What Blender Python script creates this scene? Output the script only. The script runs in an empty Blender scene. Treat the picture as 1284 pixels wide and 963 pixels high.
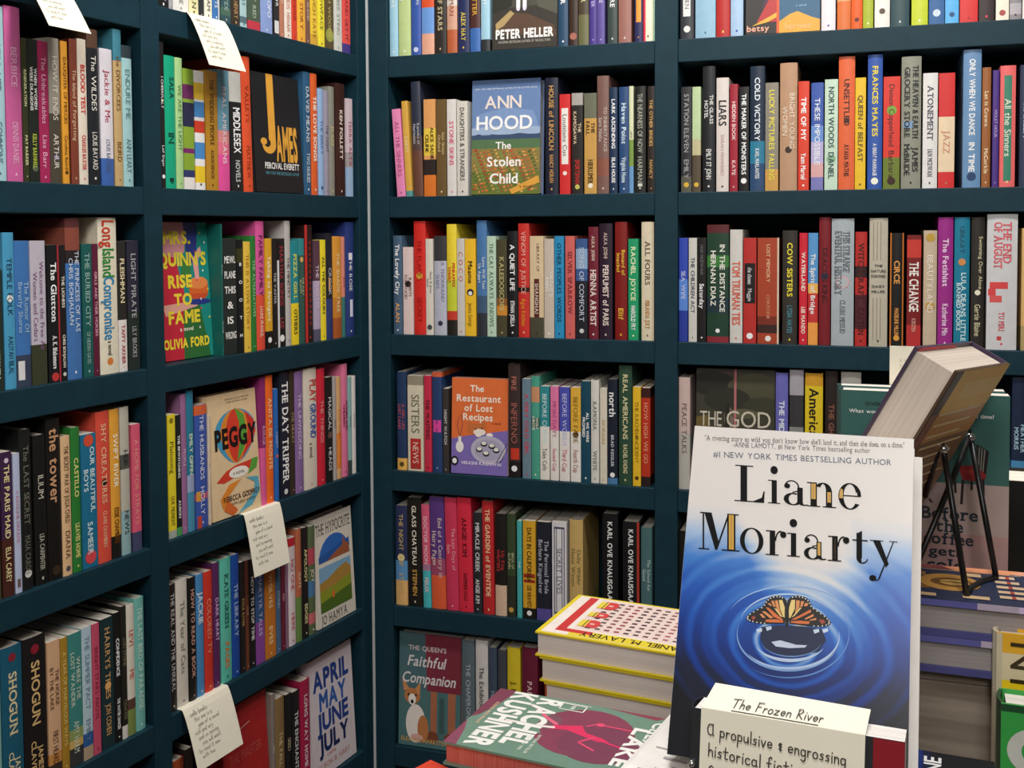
import bpy, math, random
from mathutils import Vector, Matrix
random.seed(7)
SC = bpy.context.scene
COL = SC.collection
# ---------------------------------------------------------------- camera
W_, H_ = 1284.0, 963.0
FPX, YAW, PIT, ROL = 1358.857, math.radians(17.9567), math.radians(-2.40965), math.radians(-0.317396)
PX, PY = 642.0, 346.437
CAM = Vector((1.02048, -2.14345, 1.26789))
ANG = math.radians(-8.13003)
fwd = Vector((-math.sin(YAW)*math.cos(PIT), math.cos(YAW)*math.cos(PIT), math.sin(PIT)))
r0 = Vector((math.cos(YAW), math.sin(YAW), 0)); u0 = r0.cross(fwd)
right = r0*math.cos(ROL) + u0*math.sin(ROL)
up = u0*math.cos(ROL) - r0*math.sin(ROL)
cd = bpy.data.cameras.new('camera'); cam = bpy.data.objects.new('camera', cd); COL.objects.link(cam)
rm = Matrix((right, up, -fwd)).transposed().to_4x4(); rm.translation = CAM
cam.matrix_world = rm
cd.sensor_fit = 'HORIZONTAL'; cd.sensor_width = 36.0; cd.lens = 36.0*FPX/W_
cd.shift_x = 0.0; cd.shift_y = -(H_/2 - PY)/W_
cd.clip_start = 0.01
SC.camera = cam
# ---------------------------------------------------------------- world, lights, exposure
SC.view_settings.view_transform = 'Standard'; SC.view_settings.look = 'None'
SC.view_settings.gamma = 1.0; SC.view_settings.use_curve_mapping = False
SC.view_settings.exposure = 0.0
wd = bpy.data.worlds.new('shop_air'); SC.world = wd; wd.use_nodes = True
bg = wd.node_tree.nodes['Background']; bg.inputs[0].default_value = (1.0, 0.97, 0.94, 1); bg.inputs[1].default_value = 0.085
def area(name, loc, aim, power, sx, sy, col=(1.0, 0.965, 0.92)):
    l = bpy.data.lights.new(name, 'AREA'); l.shape = 'RECTANGLE'; l.size = sx; l.size_y = sy
    l.energy = power; l.color = col
    o = bpy.data.objects.new(name, l); COL.objects.link(o); o.location = loc
    o.rotation_euler = (Vector(aim)-Vector(loc)).to_track_quat('-Z', 'Y').to_euler()
    return o
area('ceiling_and_fill_light', (0.5, -0.85, 2.62), (0.42, -0.1, 1.2), 9.5, .22, .22)
area('ceiling_and_fill_light', (1.4, -0.9, 2.62), (1.1, -0.1, 1.2), 10.5, .22, .22)
area('ceiling_and_fill_light', (0.85, -0.85, 2.62), (0.05, -0.75, 1.2), 8.5, .22, .22)
area('ceiling_and_fill_light', (1.0, -2.3, 2.62), (0.9, -1.2, 0.9), 17, .5, .5)
area('ceiling_and_fill_light', (1.3, -3.9, 2.62), (1.0, -1.0, 0.9), 30, .6, .6)  # added fill from behind the camera, brightens upright fronts facing it

# ---------------------------------------------------------------- helpers
def proj_dir(u, v): return fwd + right*((u-PX)/FPX) - up*((v-PY)/FPX)
def at_depth(u, v, z): return CAM + proj_dir(u, v)*z
def at_height(u, v, z):
    d = proj_dir(u, v); return CAM + d*((z-CAM.z)/d.z)
def lin(h):
    o = []
    for i in (0, 2, 4):
        c = int(h[i:i+2], 16)/255.0
        o.append(c/12.92 if c <= .04045 else ((c+.055)/1.055)**2.4)
    return (o[0], o[1], o[2], 1.0)
MATS = {}
def mat(h, rough=.42, spec=.4, var=.1, scale=60, metal=0.0):
    """procedural coated stock: the colour with a faint print mottle"""
    k = (h, rough, metal)
    if k in MATS: return MATS[k]
    m = bpy.data.materials.new('ink_'+h); m.use_nodes = True
    nt = m.node_tree; b = nt.nodes['Principled BSDF']
    b.inputs['Roughness'].default_value = rough; b.inputs['Specular IOR Level'].default_value = spec
    b.inputs['Metallic'].default_value = metal
    tc = nt.nodes.new('ShaderNodeTexCoord'); nz = nt.nodes.new('ShaderNodeTexNoise'); nz.inputs['Scale'].default_value = scale
    mx = nt.nodes.new('ShaderNodeMix'); mx.data_type = 'RGBA'
    c = lin(h); mx.inputs[6].default_value = tuple(x*(1-var) for x in c[:3])+(1,)
    mx.inputs[7].default_value = tuple(min(1, x*(1+var)) for x in c[:3])+(1,)
    nt.links.new(tc.outputs['Object'], nz.inputs['Vector']); nt.links.new(nz.outputs[0], mx.inputs[0])
    nt.links.new(mx.outputs[2], b.inputs['Base Color'])
    MATS[k] = m; return m
def grain_mat(name, c1, c2, rough=.5, scale=(1, 1, 1), sc=8.0, spec=.4, dist=2.0):
    m = bpy.data.materials.new(name); m.use_nodes = True; nt = m.node_tree; b = nt.nodes['Principled BSDF']
    b.inputs['Roughness'].default_value = rough; b.inputs['Specular IOR Level'].default_value = spec
    tc = nt.nodes.new('ShaderNodeTexCoord'); mp = nt.nodes.new('ShaderNodeMapping'); mp.inputs['Scale'].default_value = scale
    nz = nt.nodes.new('ShaderNodeTexNoise'); nz.inputs['Scale'].default_value = sc; nz.inputs['Detail'].default_value = 6
    nz.inputs['Distortion'].default_value = dist
    rp = nt.nodes.new('ShaderNodeValToRGB'); rp.color_ramp.elements[0].color = lin(c1); rp.color_ramp.elements[1].color = lin(c2)
    rp.color_ramp.elements[0].position = .3; rp.color_ramp.elements[1].position = .7
    L = nt.links.new
    L(tc.outputs['Object'], mp.inputs[0]); L(mp.outputs[0], nz.inputs['Vector']); L(nz.outputs[0], rp.inputs[0]); L(rp.outputs[0], b.inputs['Base Color'])
    bp = nt.nodes.new('ShaderNodeBump'); bp.inputs['Strength'].default_value = .06; bp.inputs['Distance'].default_value = .002
    L(nz.outputs[0], bp.inputs['Height']); L(bp.outputs[0], b.inputs['Normal'])
    return m
TEAL = grain_mat('teal_paint', '102f3b', '143541', .5, (3, 3, 3), 10, .25, .5)
WOODM = grain_mat('weathered_wood', '6b5f55', '94887b', .7, (1.5, 1.5, 22), 3.0, .2, 1.2)
DARKW = grain_mat('dark_wood', '2c2019', '4a382b', .45, (1.5, 14, 14), 3.0)
def pages_mat(name, c1, c2, axis):
    s = [3, 3, 3]; s[axis] = 420
    return grain_mat(name, c1, c2, .75, tuple(s), 1.0, .1, .3)
PAGE_X = pages_mat('page_edges_upright', 'bdb5a9', 'd9d2c6', 0)
PAGE_Y = pages_mat('page_edges_faceout', 'd9ccc4', 'e6dad2', 1)
PAGE_Z = pages_mat('page_edges_lying', 'b5a9a2', 'c2b7af', 2)
PAGE_ZG = pages_mat('page_edges_grey', '77706c', '8f8883', 2)
PAGE_RED = pages_mat('page_edges_red', 'b8584e', 'd0756a', 2)
def group_label(o, label, cat, group=None):
    o['label'] = label; o['category'] = cat
    if group: o['group'] = group
def empty(name, loc, rotz=0.0, label=None, cat=None, group=None, mw=None):
    o = bpy.data.objects.new(name, None); COL.objects.link(o); o.empty_display_size = .02
    if mw is not None: o.matrix_world = mw
    else: o.location = loc; o.rotation_euler = (0, 0, rotz)
    if label: group_label(o, label, cat, group)
    return o
class MB:
    """collects polygons with a material each; builds ONE mesh object"""
    def __init__(s): s.v = []; s.f = []; s.m = []; s.mats = []; s.uv = {}
    def mi(s, m):
        if m not in s.mats: s.mats.append(m)
        return s.mats.index(m)
    def poly(s, pts, m):
        n = len(s.v); s.v.extend([tuple(p) for p in pts]); s.f.append(tuple(range(n, n+len(pts)))); s.m.append(s.mi(m)); return len(s.f)-1
    def mesh(s, vs, fs, m):
        n = len(s.v); s.v.extend([tuple(p) for p in vs]); i = s.mi(m)
        for f in fs: s.f.append(tuple(a+n for a in f)); s.m.append(i)
    def box(s, a, b, m):
        x0, y0, z0 = a; x1, y1, z1 = b
        vs = [(x0, y0, z0), (x1, y0, z0), (x1, y1, z0), (x0, y1, z0), (x0, y0, z1), (x1, y0, z1), (x1, y1, z1), (x0, y1, z1)]
        s.mesh(vs, [(0, 3, 2, 1), (4, 5, 6, 7), (0, 1, 5, 4), (1, 2, 6, 5), (2, 3, 7, 6), (3, 0, 4, 7)], m)
    def tube(s, pts, r, m, n=8):
        pts = [Vector(p) for p in pts]; rings = []
        for i, p in enumerate(pts):
            d = (pts[min(i+1, len(pts)-1)]-pts[max(i-1, 0)]).normalized()
            a = d.cross(Vector((0, 0, 1))); a = a.normalized() if a.length > 1e-4 else Vector((1, 0, 0)); b = d.cross(a)
            rings.append([p+a*r*math.cos(t*2*math.pi/n)+b*r*math.sin(t*2*math.pi/n) for t in range(n)])
        vs = [q for g in rings for q in g]; fs = []
        for i in range(len(rings)-1):
            for t in range(n): fs.append((i*n+t, i*n+(t+1) % n, (i+1)*n+(t+1) % n, (i+1)*n+t))
        fs.append(tuple(range(n-1, -1, -1))); fs.append(tuple(range((len(rings)-1)*n, len(rings)*n)))
        s.mesh(vs, fs, m)
    def ball(s, c, r, m, n=12):
        vs = []; fs = []
        for i in range(n+1):
            for j in range(2*n):
                a = math.pi*i/n; b = math.pi*j/n
                vs.append((c[0]+r*math.sin(a)*math.cos(b), c[1]+r*math.sin(a)*math.sin(b), c[2]+r*math.cos(a)))
        for i in range(n):
            for j in range(2*n): fs.append((i*2*n+j, (i+1)*2*n+j, (i+1)*2*n+(j+1) % (2*n), i*2*n+(j+1) % (2*n)))
        s.mesh(vs, fs, m)
    def build(s, name, parent=None, bevel=0.0, smooth=False):
        me = bpy.data.meshes.new(name); me.from_pydata(s.v, [], s.f)
        for m in s.mats: me.materials.append(m)
        me.polygons.foreach_set('material_index', s.m)
        if smooth: me.polygons.foreach_set('use_smooth', [True]*len(s.f))
        if s.uv:
            ul = me.uv_layers.new(name='uv')
            for fi, uvs in s.uv.items():
                for li, q in zip(me.polygons[fi].loop_indices, uvs): ul.data[li].uv = q
        me.update()
        o = bpy.data.objects.new(name, me); COL.objects.link(o)
        if parent: o.parent = parent
        if bevel:
            md = o.modifiers.new('edge', 'BEVEL'); md.width = bevel; md.segments = 2; md.limit_method = 'ANGLE'
        return o
# ---- lettering: every glyph meshed once from the built-in font, then laid out by hand
GLY = {}
def load_glyphs():
    chars = sorted(set("ABCDEFGHIJKLMNOPQRSTUVWXYZabcdefghijklmnopqrstuvwxyz0123456789&.,'\"#-?!’|"))
    for wname, off in (('r', 0.0),):
        objs = []
        for c in chars:
            cu = bpy.data.curves.new('glyph', 'FONT'); cu.body = c; cu.size = 1.0; cu.offset = off; cu.resolution_u = 3
            o = bpy.data.objects.new('glyph', cu); COL.objects.link(o); objs.append((c, o, cu))
        bpy.context.view_layer.update(); dg = bpy.context.evaluated_depsgraph_get()
        for c, o, cu in objs:
            ev = o.evaluated_get(dg); me = ev.to_mesh()
            vs = [(v.co.x, v.co.y) for v in me.vertices]; fs = [tuple(p.vertices) for p in me.polygons]
            x0 = min([v[0] for v in vs], default=0); x1 = max([v[0] for v in vs], default=.2)
            GLY[(wname, c)] = ([(x-x0, y) for x, y in vs], fs, x1-x0); ev.to_mesh_clear()
        for c, o, cu in objs:
            bpy.data.objects.remove(o); bpy.data.curves.remove(cu)
def fatten(vs, fs, off):
    # push every outline point outwards a little, with a limited mitre
    cnt = {}
    for f in fs:
        for a, b in zip(f, f[1:]+f[:1]): cnt.setdefault((min(a, b), max(a, b)), []).append((a, b, f))
    acc = {}
    for k, l in cnt.items():
        if len(l) != 1: continue
        a, b, f = l[0]; (xa, ya), (xb, yb) = vs[a], vs[b]; dx, dy = xb-xa, yb-ya; L = math.hypot(dx, dy)
        if L < 1e-6: continue
        nx, ny = dy/L, -dx/L
        cx, cy = sum(vs[i][0] for i in f)/len(f), sum(vs[i][1] for i in f)/len(f)
        if (cx-xa)*nx+(cy-ya)*ny > 0: nx, ny = -nx, -ny
        for i in (a, b): acc.setdefault(i, []).append((nx, ny))
    out = list(vs)
    for i, ns in acc.items():
        sx, sy = sum(n[0] for n in ns), sum(n[1] for n in ns); L = math.hypot(sx, sy)
        if L < .2: continue
        sx, sy = sx/L, sy/L; c = max(.75, sx*ns[0][0]+sy*ns[0][1])
        out[i] = (vs[i][0]+sx*off/c, vs[i][1]+sy*off/c)
    return out
load_glyphs()
for (wn, c_), (vs_, fs_, wd0) in list(GLY.items()):
    # bold: the letter struck twice a hair apart; serif: short bars on the flat stem ends
    cnt = {}
    for f in fs_:
        for a, b in zip(f, f[1:]+f[:1]): cnt[(min(a, b), max(a, b))] = cnt.get((min(a, b), max(a, b)), 0)+1
    V2, F2 = list(vs_), list(fs_); top = max([v[1] for v in vs_], default=0)
    if c_.isalpha():
        for (a, b), k_ in cnt.items():
            (xa, ya), (xb, yb) = vs_[a], vs_[b]
            if k_ != 1 or abs(ya-yb) > .004: continue
            L_ = abs(xa-xb)
            if not .05 < L_ < .16: continue
            if not (abs(ya) < .012 or ya > top-.012 or abs(ya-.5) < .06): continue
            s_ = .045 if ya < .1 else -.045
            for x0_, x1_ in ((min(xa, xb)-.06, min(xa, xb)), (max(xa, xb), max(xa, xb)+.06)):
                m_ = len(V2); V2 += [(x0_, ya), (x1_, ya), (x1_, ya+s_), (x0_, ya+s_)]
                F2.append((m_, m_+1, m_+2, m_+3) if s_ > 0 else (m_+3, m_+2, m_+1, m_))
    mn_ = min([v[0] for v in V2], default=0); V2 = [(x-mn_, y) for x, y in V2]
    GLY[('s', c_)] = (V2, F2, max([v[0] for v in V2], default=wd0))
    for src, dst, of_ in (('r', 'b', .02), ('s', 'S', .02), ('r', 'h', .045)):
        vv, ff_, ww = GLY[(src, c_)]; nv = fatten(vv, ff_, of_)
        GLY[(dst, c_)] = (nv, ff_, ww+.02)
CAPH = max(v[1] for v in GLY[('r', 'H')][0])
def layout(txt, bold=False, gap=.085):
    """2-D triangles of a line of text with capital height 1, starting at x=0; returns verts, faces, width"""
    V = []; Fc = []; x = 0.0; w = bold if isinstance(bold, str) else 'b' if bold else 'r'
    if w == 'h': gap = .13
    if w in 'sS': gap = min(gap, .05)
    for c in txt:
        if c == ' ': x += .36; continue
        g = GLY.get((w, c)) or GLY[(w, '-')]
        n = len(V); V.extend([((px+x), py) for px, py in g[0]]); Fc.extend([tuple(a+n for a in f) for f in g[1]])
        x += g[2]+gap
    k = 1.0/CAPH
    return [(a*k, b*k) for a, b in V], Fc, max(.01, (x-gap)*k)
# ---------------------------------------------------------------- shelf books
# each shelf: (face, row, crop origin x, y, scale, bay, ordinal, books)
# book: (left, right, top, cover, ink, lettering, look, extras)
SH = []
SH.append(('M',1,0,0,3.705,'far left bay','top',[
(-32,36,30,'a9cfd8','4a6a78','STILL LIFE~COMMONS','pale blue, cut by the photo edge',{}),
(40,113,35,'c9609a','ecb4d2','BERBICE~DENNIS DANIEL','tall wide pink',{}),
(115,140,180,'34381f','d6d8a4','REGENERATION~PAT BARKER','thin dark olive with pale green lettering',{'B':1}),
(143,188,185,'1f2620','f4f4f0','WHEN WOMEN|WERE DRAGONS~KELLY BARNHILL','black with white two-line title',{'B':1,'k2':'b8c84a','d':[(.9,.3,'59634f')]}),
(190,236,195,'a32858','eab0c8','The Unbreakables~Lisa Barr','magenta with pale pink script',{}),
(240,290,180,'948f84','ddd5c8','HOW IT ENDS~ARTHUR','grey photographic with dark lower half',{'b':[(.52,1,'4a4438')],'d':[(.82,.22,'5a5490')]}),
(297,327,195,'dc9a32','6a4212','DAUGHTER OF MERCIES~Catalina Baird','amber orange with brown lettering',{'d':[(.92,.25,'5a3a12')]}),
(337,372,185,'7c3d2c','d8b890','The Island of Forgetting','rust brown with thin tan lettering',{}),
(374,415,185,'ddd2c2','c83a30','BLOOD TEST~CHARLES BAXTER','cream with bold red capitals',{'B':1}),
(420,470,140,'1c2126','e8e4da','The WILDES~LOUIS BAYARD','tall black with large white title',{'b':[(0,.12,'5a4030')]}),
(478,535,230,'dcd8e0','b03048','Jackie & Me~LOUIS BAYARD','white with red script and blue foot',{'b':[(.8,1,'3c62a8')],'k2':'5a6488'}),
(540,578,140,'c0a272','6b4a20','the DIVORCEES~BEIRD','tan with teal head band',{'b':[(0,.2,'3f7f92')]}),
(580,625,215,'9cc5c8','5a7a80','ENDURE ME~ANN LEARY','pale aqua, last before the upright',{'b':[(0,.09,'2c3a40')]}),
]))
SH.append(('M',2,0,250,3.85,'far left bay','second',[
(-45,22,340,'26332c','dfe2c6','GOLDEN BURNER~STEPHEN','dark green with cream capitals, at photo edge',{'B':1}),
(32,85,160,'4a9cc4','1c3c58','TEMPLE FOLK~AALIYAH BILAL','bright blue with a white crescent',{'d':[(.42,.28,'f0f0ea')]}),
(88,158,200,'3f74b4','a8c8e4','The Rumor Of|Beverly Shores','mid blue with dark cup picture foot',{'b':[(.78,1,'39435a')],'l':[(.82,.95,.1,.5,'dcdcdc')]}),
(160,232,200,'bfb9c6','8a5f8a','Welcome to the Free Air|Women and Cedars','pale lilac with dark olive foot',{'b':[(.72,1,'3b3f2c')]}),
(240,298,220,'17181a','ffffff','The Glutton~A. K. Blakemore','black with heavy white title and red edge',{'B':1,'l':[(0,1,.86,1,'b03038')],'d':[(.96,.3,'c33a3a')]}),
(300,328,220,'1c1b1c','e8e2d4','THE LIONESS~CHRIS BOHJALIAN','thin black with cream capitals',{'B':1,'d':[(.95,.28,'d0d0c8')]}),
(333,402,90,'4273b0','d6e2f0','THE PRINCESS OF LAS|CHRIS BOHJALIAN','tall blue with red photograph at the head',{'b':[(0,.06,'5a3030'),(.06,.2,'8a4a3c'),(.2,.28,'2c2428')]}),
(408,456,215,'1d5a56','9cc0b8','THE BURIED CITY~OF HIDDEN GATES','dark teal',{}),
(458,485,215,'5f1f38','d89cb0','GIRLS AND THEIR HORSES','thin maroon with pink capitals',{'B':1}),
(490,578,88,'e4dcc6','c8402c','Long~ ','thick cream with multicoloured title',{'B':1,'T':[('Long',.02,.19,.62,.5,'c8402c'),('Island',.2,.38,.62,.5,'2c8a3c'),('Compromise',.38,.78,.62,.5,'2a84b8'),('a novel',.79,.88,.4,.5,'3a3632')],'d':[(.92,.16,'d8803a')]}),
(580,618,205,'e2dcd8','e8d8b0','FLEISHMAN IS IN TROUBLE','thin, black above and white below',{'b':[(0,.6,'2b2926')],'B':1,'T':[('FLEISHMAN',.04,.56,.5,.5,'e8d8b0'),('TAFFY AKNER',.64,.94,.4,.5,'b04a50')]}),
(625,680,200,'2d2c3c','b8b8b8','LIGHT PIRATE~LILY BROOKS','dark slate purple, last before the upright',{'b':[(.55,1,'26302c')]}),
]))
SH.append(('M',3,0,480,3.705,'far left bay','third',[
(-35,8,560,'4a4a34','d8d4a0','EVERLAND','olive, cut by the photo edge',{}),
(18,70,318,'3e2546','e8d8a0','THE PARIS MAID~ELLA CAREY','plum purple with pale yellow lettering',{'B':1,'b':[(.6,1,'4a2620')],'d':[(.06,.2,'d8c8d8')]}),
(76,106,325,'b9c2de','c88090','CAROLINE DREAMS','thin lavender',{'l':[(.9,.96,.25,.75,'6a5a58')]}),
(108,160,215,'1a1c1c','78786a','The LAST SECRET~MAIA CARON','black with faint grey title and white emblem',{'d':[(.9,.3,'d8d8d4')]}),
(172,228,240,'161717','c9c4b4','ILIUM~LEA CARPENTER','black with small pale capitals',{}),
(232,296,165,'171514','c99a74','the tower~ ','tallest black with copper blackletter',{'B':1,'T':[('the tower',.06,.52,.62,.5,'c99a74')],'d':[(.94,.3,'3a2c1c')]}),
(298,340,245,'e0b98c','4a3018','THE SECRET WAR OF JULIA CHILD~DIANA','peach with brown capitals',{'d':[(.95,.25,'5a5058')]}),
(344,385,205,'2c7a34','e6e08a','CASTILLO~LEAVES HOME','green with yellow lettering',{'B':1}),
(388,458,235,'1f6f92','cfe4e8','OUR BEAUTIFUL|BOYS~SAMEER','teal blue with red dot at the foot',{'B':1,'d':[(.05,.32,'d8503a'),(.92,.36,'d84a50')]}),
(462,523,130,'d9503f','f2c9a4','SHY CREATURES~CLARE CHAMBERS','coral red with peach title and small black bird',{'d':[(.47,.2,'2a2018')]}),
(525,568,120,'e2a13a','fff0d0','SWIFT RIVER~ESSIE CHAMBERS','amber with black foot',{'B':1,'b':[(.85,1,'1c1a18')],'k2':'6a4212'}),
(572,613,110,'b9b6a8','303030','HEIR~NEWS','grey and pale teal marbled',{'b':[(.32,.42,'54544c'),(.7,1,'8fb0b4')]}),
(622,662,190,'d95b76','f0a090','A HOME FOR STRAYS','pink with slate foot, last before the upright',{'b':[(.85,1,'474a6a')]}),
]))
SH.append(('M',4,0,720,3.963,'far left bay','bottom',[
(-45,20,320,'8dbdb6','46686a','THE LATE BIRDS','aqua with orange head, at photo edge',{'b':[(0,.14,'b4563e'),(.14,.24,'b89a6a')]}),
(25,128,352,'1d5a72','e0d3a8','SHOGUN~JAMES|CLAVELL','thick teal with gold capitals',{'B':1,'d':[(.07,.18,'8a2838')],'T':[('SHOGUN',.14,.6,.36,.5,'e0d3a8'),('JAMES',.66,.96,.22,.66,'e0d3a8'),('CLAVELL',.66,.96,.22,.36,'e0d3a8')]}),
(132,245,305,'1d1a1c','d0b080','SHOGUN~JAMES|CLAVELL','thick black with gold capitals',{'B':1,'d':[(.08,.18,'8a2030')],'T':[('SHOGUN',.14,.6,.34,.5,'dab77c'),('JAMES',.66,.96,.2,.66,'dab77c'),('CLAVELL',.66,.96,.2,.36,'dab77c')]}),
(250,312,325,'d6ac86','503018','THE HOUSE|BY THE LAKE~FIRST HEARD','peach with candle glow and dark foot',{'b':[(.82,.9,'c88a4a'),(.9,1,'3a3028')]}),
(315,350,310,'a9822c','e8d080','A YEAR OF MARVELOUS WAYS','ochre gold',{}),
(352,418,287,'3d857f','dbe6d2','WHERE THE|LOST WANDER~AMY HARM','teal green with amber and dark foot',{'b':[(.72,.8,'8a9a5c'),(.8,.86,'c8a860'),(.86,1,'39383a')]}),
(420,467,257,'b4cbd6','7088a0','THE SUMMER PACT~EMILY','pale sky blue with navy band',{'b':[(.8,.9,'2c5c98'),(.9,1,'b09a80')]}),
(470,507,240,'c4506a','8a2840','BRIGHT STARS ABOVE','rose pink',{}),
(512,575,212,'1e3438','e0b070','HARRYS TREES~JON COHEN','dark teal with an orange leaf',{'d':[(.52,.24,'e8b068')]}),
(578,610,185,'191a1a','ffffff','CONFIDENCE~THE WATER DANCER','black with bold white capitals',{'B':1}),
(614,640,155,'24241f','908868','LOU STONE~COATES','thin black with brown lettering and white foot',{'b':[(.9,1,'d8d4cc')]}),
(642,680,150,'ddd6c8','c85040','LEVI~ME','cream with red lettering and green foot',{'b':[(.72,.8,'5a4034'),(.8,1,'7b8a4c')],'T':[('LEVI',.16,.34,.5,.5,'c85040'),('ME',.46,.6,.5,.5,'c85040')]}),
(682,728,112,'72b5ac','d8eee4','THE LAST BIRD OF PARADISE','aqua green, last before the upright',{}),
]))
SH.append(('M',0,190,0,3.852,'left wall bay beside corner','top',[
(32,84,-330,'1b1a1c','f4f4f4','WOW WHO~MEW','black with large white lettering',{'B':1}),
(86,104,-300,'a8a8ac','505054','SIGHT','thin grey',{}),
(106,180,-330,'e8e6e2','8a8a8a','THE WREN~ANNE','thick white',{}),
(183,228,-260,'e6dfb0','4a4a30','LESSONS~IAN','pale yellow',{}),
(230,255,-250,'303438','d0d0d0','THE BOX','thin dark grey, above the note',{}),
(258,294,-260,'f0ead6','3a3a3a','ORBITAL~SAM','ivory',{}),
(297,330,-300,'3f74b4','f0f0f0','THE SEA ELEPHANTS','blue with a white edge stripe',{'l':[(0,1,.8,1,'e8e8e8')]}),
(338,385,-270,'35535a','9fb8b0','THE GREAT DIVIDE','dark teal photographic',{'b':[(.8,.9,'4a6a5a')]}),
(388,428,-230,'3a3228','c8a070','THE CITY~HENRY','dark brown with tan pattern',{}),
(430,462,-260,'a8c8cc','3a5a60','BLUE SISTERS','pale aqua with small photo foot',{'b':[(.86,.94,'587078')]}),
(467,527,-230,'4a5c4c','b8c8b0','THE MIGHTY RED','dark green with slanted red foot',{'b':[(.88,1,'c23a4a')]}),
(530,585,-260,'8aa0d4','f0f4ff','THE ANTHROPO|LOGISTS','periwinkle blue',{}),
(594,620,-200,'2a2a2c','f0f0f0','MARTYR','black with white barcode-like foot',{'l':[(.8,.96,.1,.9,'d8d8d8')]}),
(622,643,-200,'b87a60','f0d8c8','MARGO','thin clay brown',{}),
(645,678,-190,'ece0d4','c06a50','MY FRIENDS~HISHAM','off-white with small orange lettering',{}),
(680,705,-180,'d8432c','8a1a10','GREEK LESSONS','scarlet',{}),
(707,745,-170,'f0b23a','7a2a20','FUNNY STORY','marigold with red lettering',{}),
(747,768,-150,'7a5648','d8c0b0','LONG ISLAND','thin brown mottled',{}),
(770,804,-160,'ecc53c','8a6a20','SANDWICH~KATE','mustard yellow',{'b':[(.86,1,'d8a83a')]}),
(807,838,-150,'f2e13a','5a5420','YELLOWFACE','lemon yellow',{}),
(840,882,-140,'5a4c2c','c8b870','NORTH WOODS','dark olive with a pale green disc',{'d':[(.82,.45,'9aa048')]}),
(885,922,-130,'d3d4cc','8a8a80','THE BEE STING','pale grey, beside the red one',{}),
(925,962,-140,'e2524c','8a2030','COME AND GET IT','coral red with purple foot, nearest the corner',{'b':[(.88,1,'4a3a86')]}),
]))
SH.append(('M',1,190,0,3.852,'left wall bay beside corner','second',[
(48,72,205,'1e1f20','f0f0f0','I CHEERFULLY~Leif Enger','black with white script, half behind upright',{'d':[(.92,.3,'f0f0f0'),(.4,.2,'e8d8a0')]}),
(75,125,272,'13a67e','0a4a38','SALA|IN~ ','emerald green',{'B':1,'T':[('SALA',.16,.32,.4,.6,'0a4a38'),('IN',.58,.66,.5,.5,'0a4a38')],'l':[(.92,.95,.3,.7,'0a3a30')]}),
(126,160,282,'a9d08f','5a8a4c','WE ARE THE LIGHT','pale green',{}),
(162,212,335,'86a636','f0f0e8','THE GREEN MAN|EVENINGS','striped green, plum and navy',{'b':[(.13,.25,'6b2a5c'),(.28,.48,'2a2c4a'),(.66,.7,'7b2a6c'),(.84,.9,'2f3a6a'),(.9,1,'e8e4e0')],'T':[]}),
(217,262,345,'ecebe8','333333','TOM LAKE','white with yellow, blue and red blocks',{'b':[(.1,.24,'e8c23a'),(.26,.39,'4a8ac8'),(.42,.52,'d8432c'),(.6,.74,'4a8ac8'),(.8,.94,'ecc82e')],'T':[]}),
(268,326,345,'b8862a','5a3a10','THE WEDDING PEOPLE~ALISON ESPACH','mustard gold',{'B':1}),
(330,384,340,'6a9cb0','f0e0e8','REAL AMERICANS','blue fading to hot pink',{'b':[(.5,.6,'d98a8a'),(.6,.7,'e0708a'),(.7,1,'e0529a')]}),
(392,448,348,'1f2022','f4f4f4','MIDDLESEX~JEFFREY','leaning black with white title',{'B':1,'lean':-20,'b':[(0,.25,'cfcfca')],'T':[('MIDDLESEX',.3,.68,.6,.5,'f4f4f4'),('NOVELS',.74,.92,.36,.5,'c8c8c8')]}),
(452,496,275,'e0552f','9a3018','VALLEYS~MATTHEW','leaning orange red',{'lean':-16}),
('F',503,736,365,'1b1b1d','james','black face-out with tall golden letter',{'th':.026}),
(742,776,350,'2d5a7c','dde6ea','DAVID MEANS~TWO NURSES','dark blue, right of the face-out',{}),
(778,808,358,'d9602c','fff0e0','THE LOVE SONGS','orange and white patterned',{'B':1}),
(812,838,430,'93b4dc','5a78a8','THE BERRY','sky blue',{'d':[(.93,.2,'3a5078')]}),
(840,862,440,'9a95a6','505060','THE LIGHT','thin grey lilac',{}),
(864,890,420,'8a8a80','e0d080','FLAGS','grey with yellow lettering',{}),
(897,941,405,'3b201c','f0e4d8','KEN FOLLETT','dark brown with large white capitals',{'B':1}),
(948,976,478,'d2bfc8','9a3850','TERRA ALTA','pale pink with light blue foot, nearest the corner',{'b':[(.55,.7,'a8a0a0'),(.7,1,'9cb8d8')]}),
]))
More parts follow.
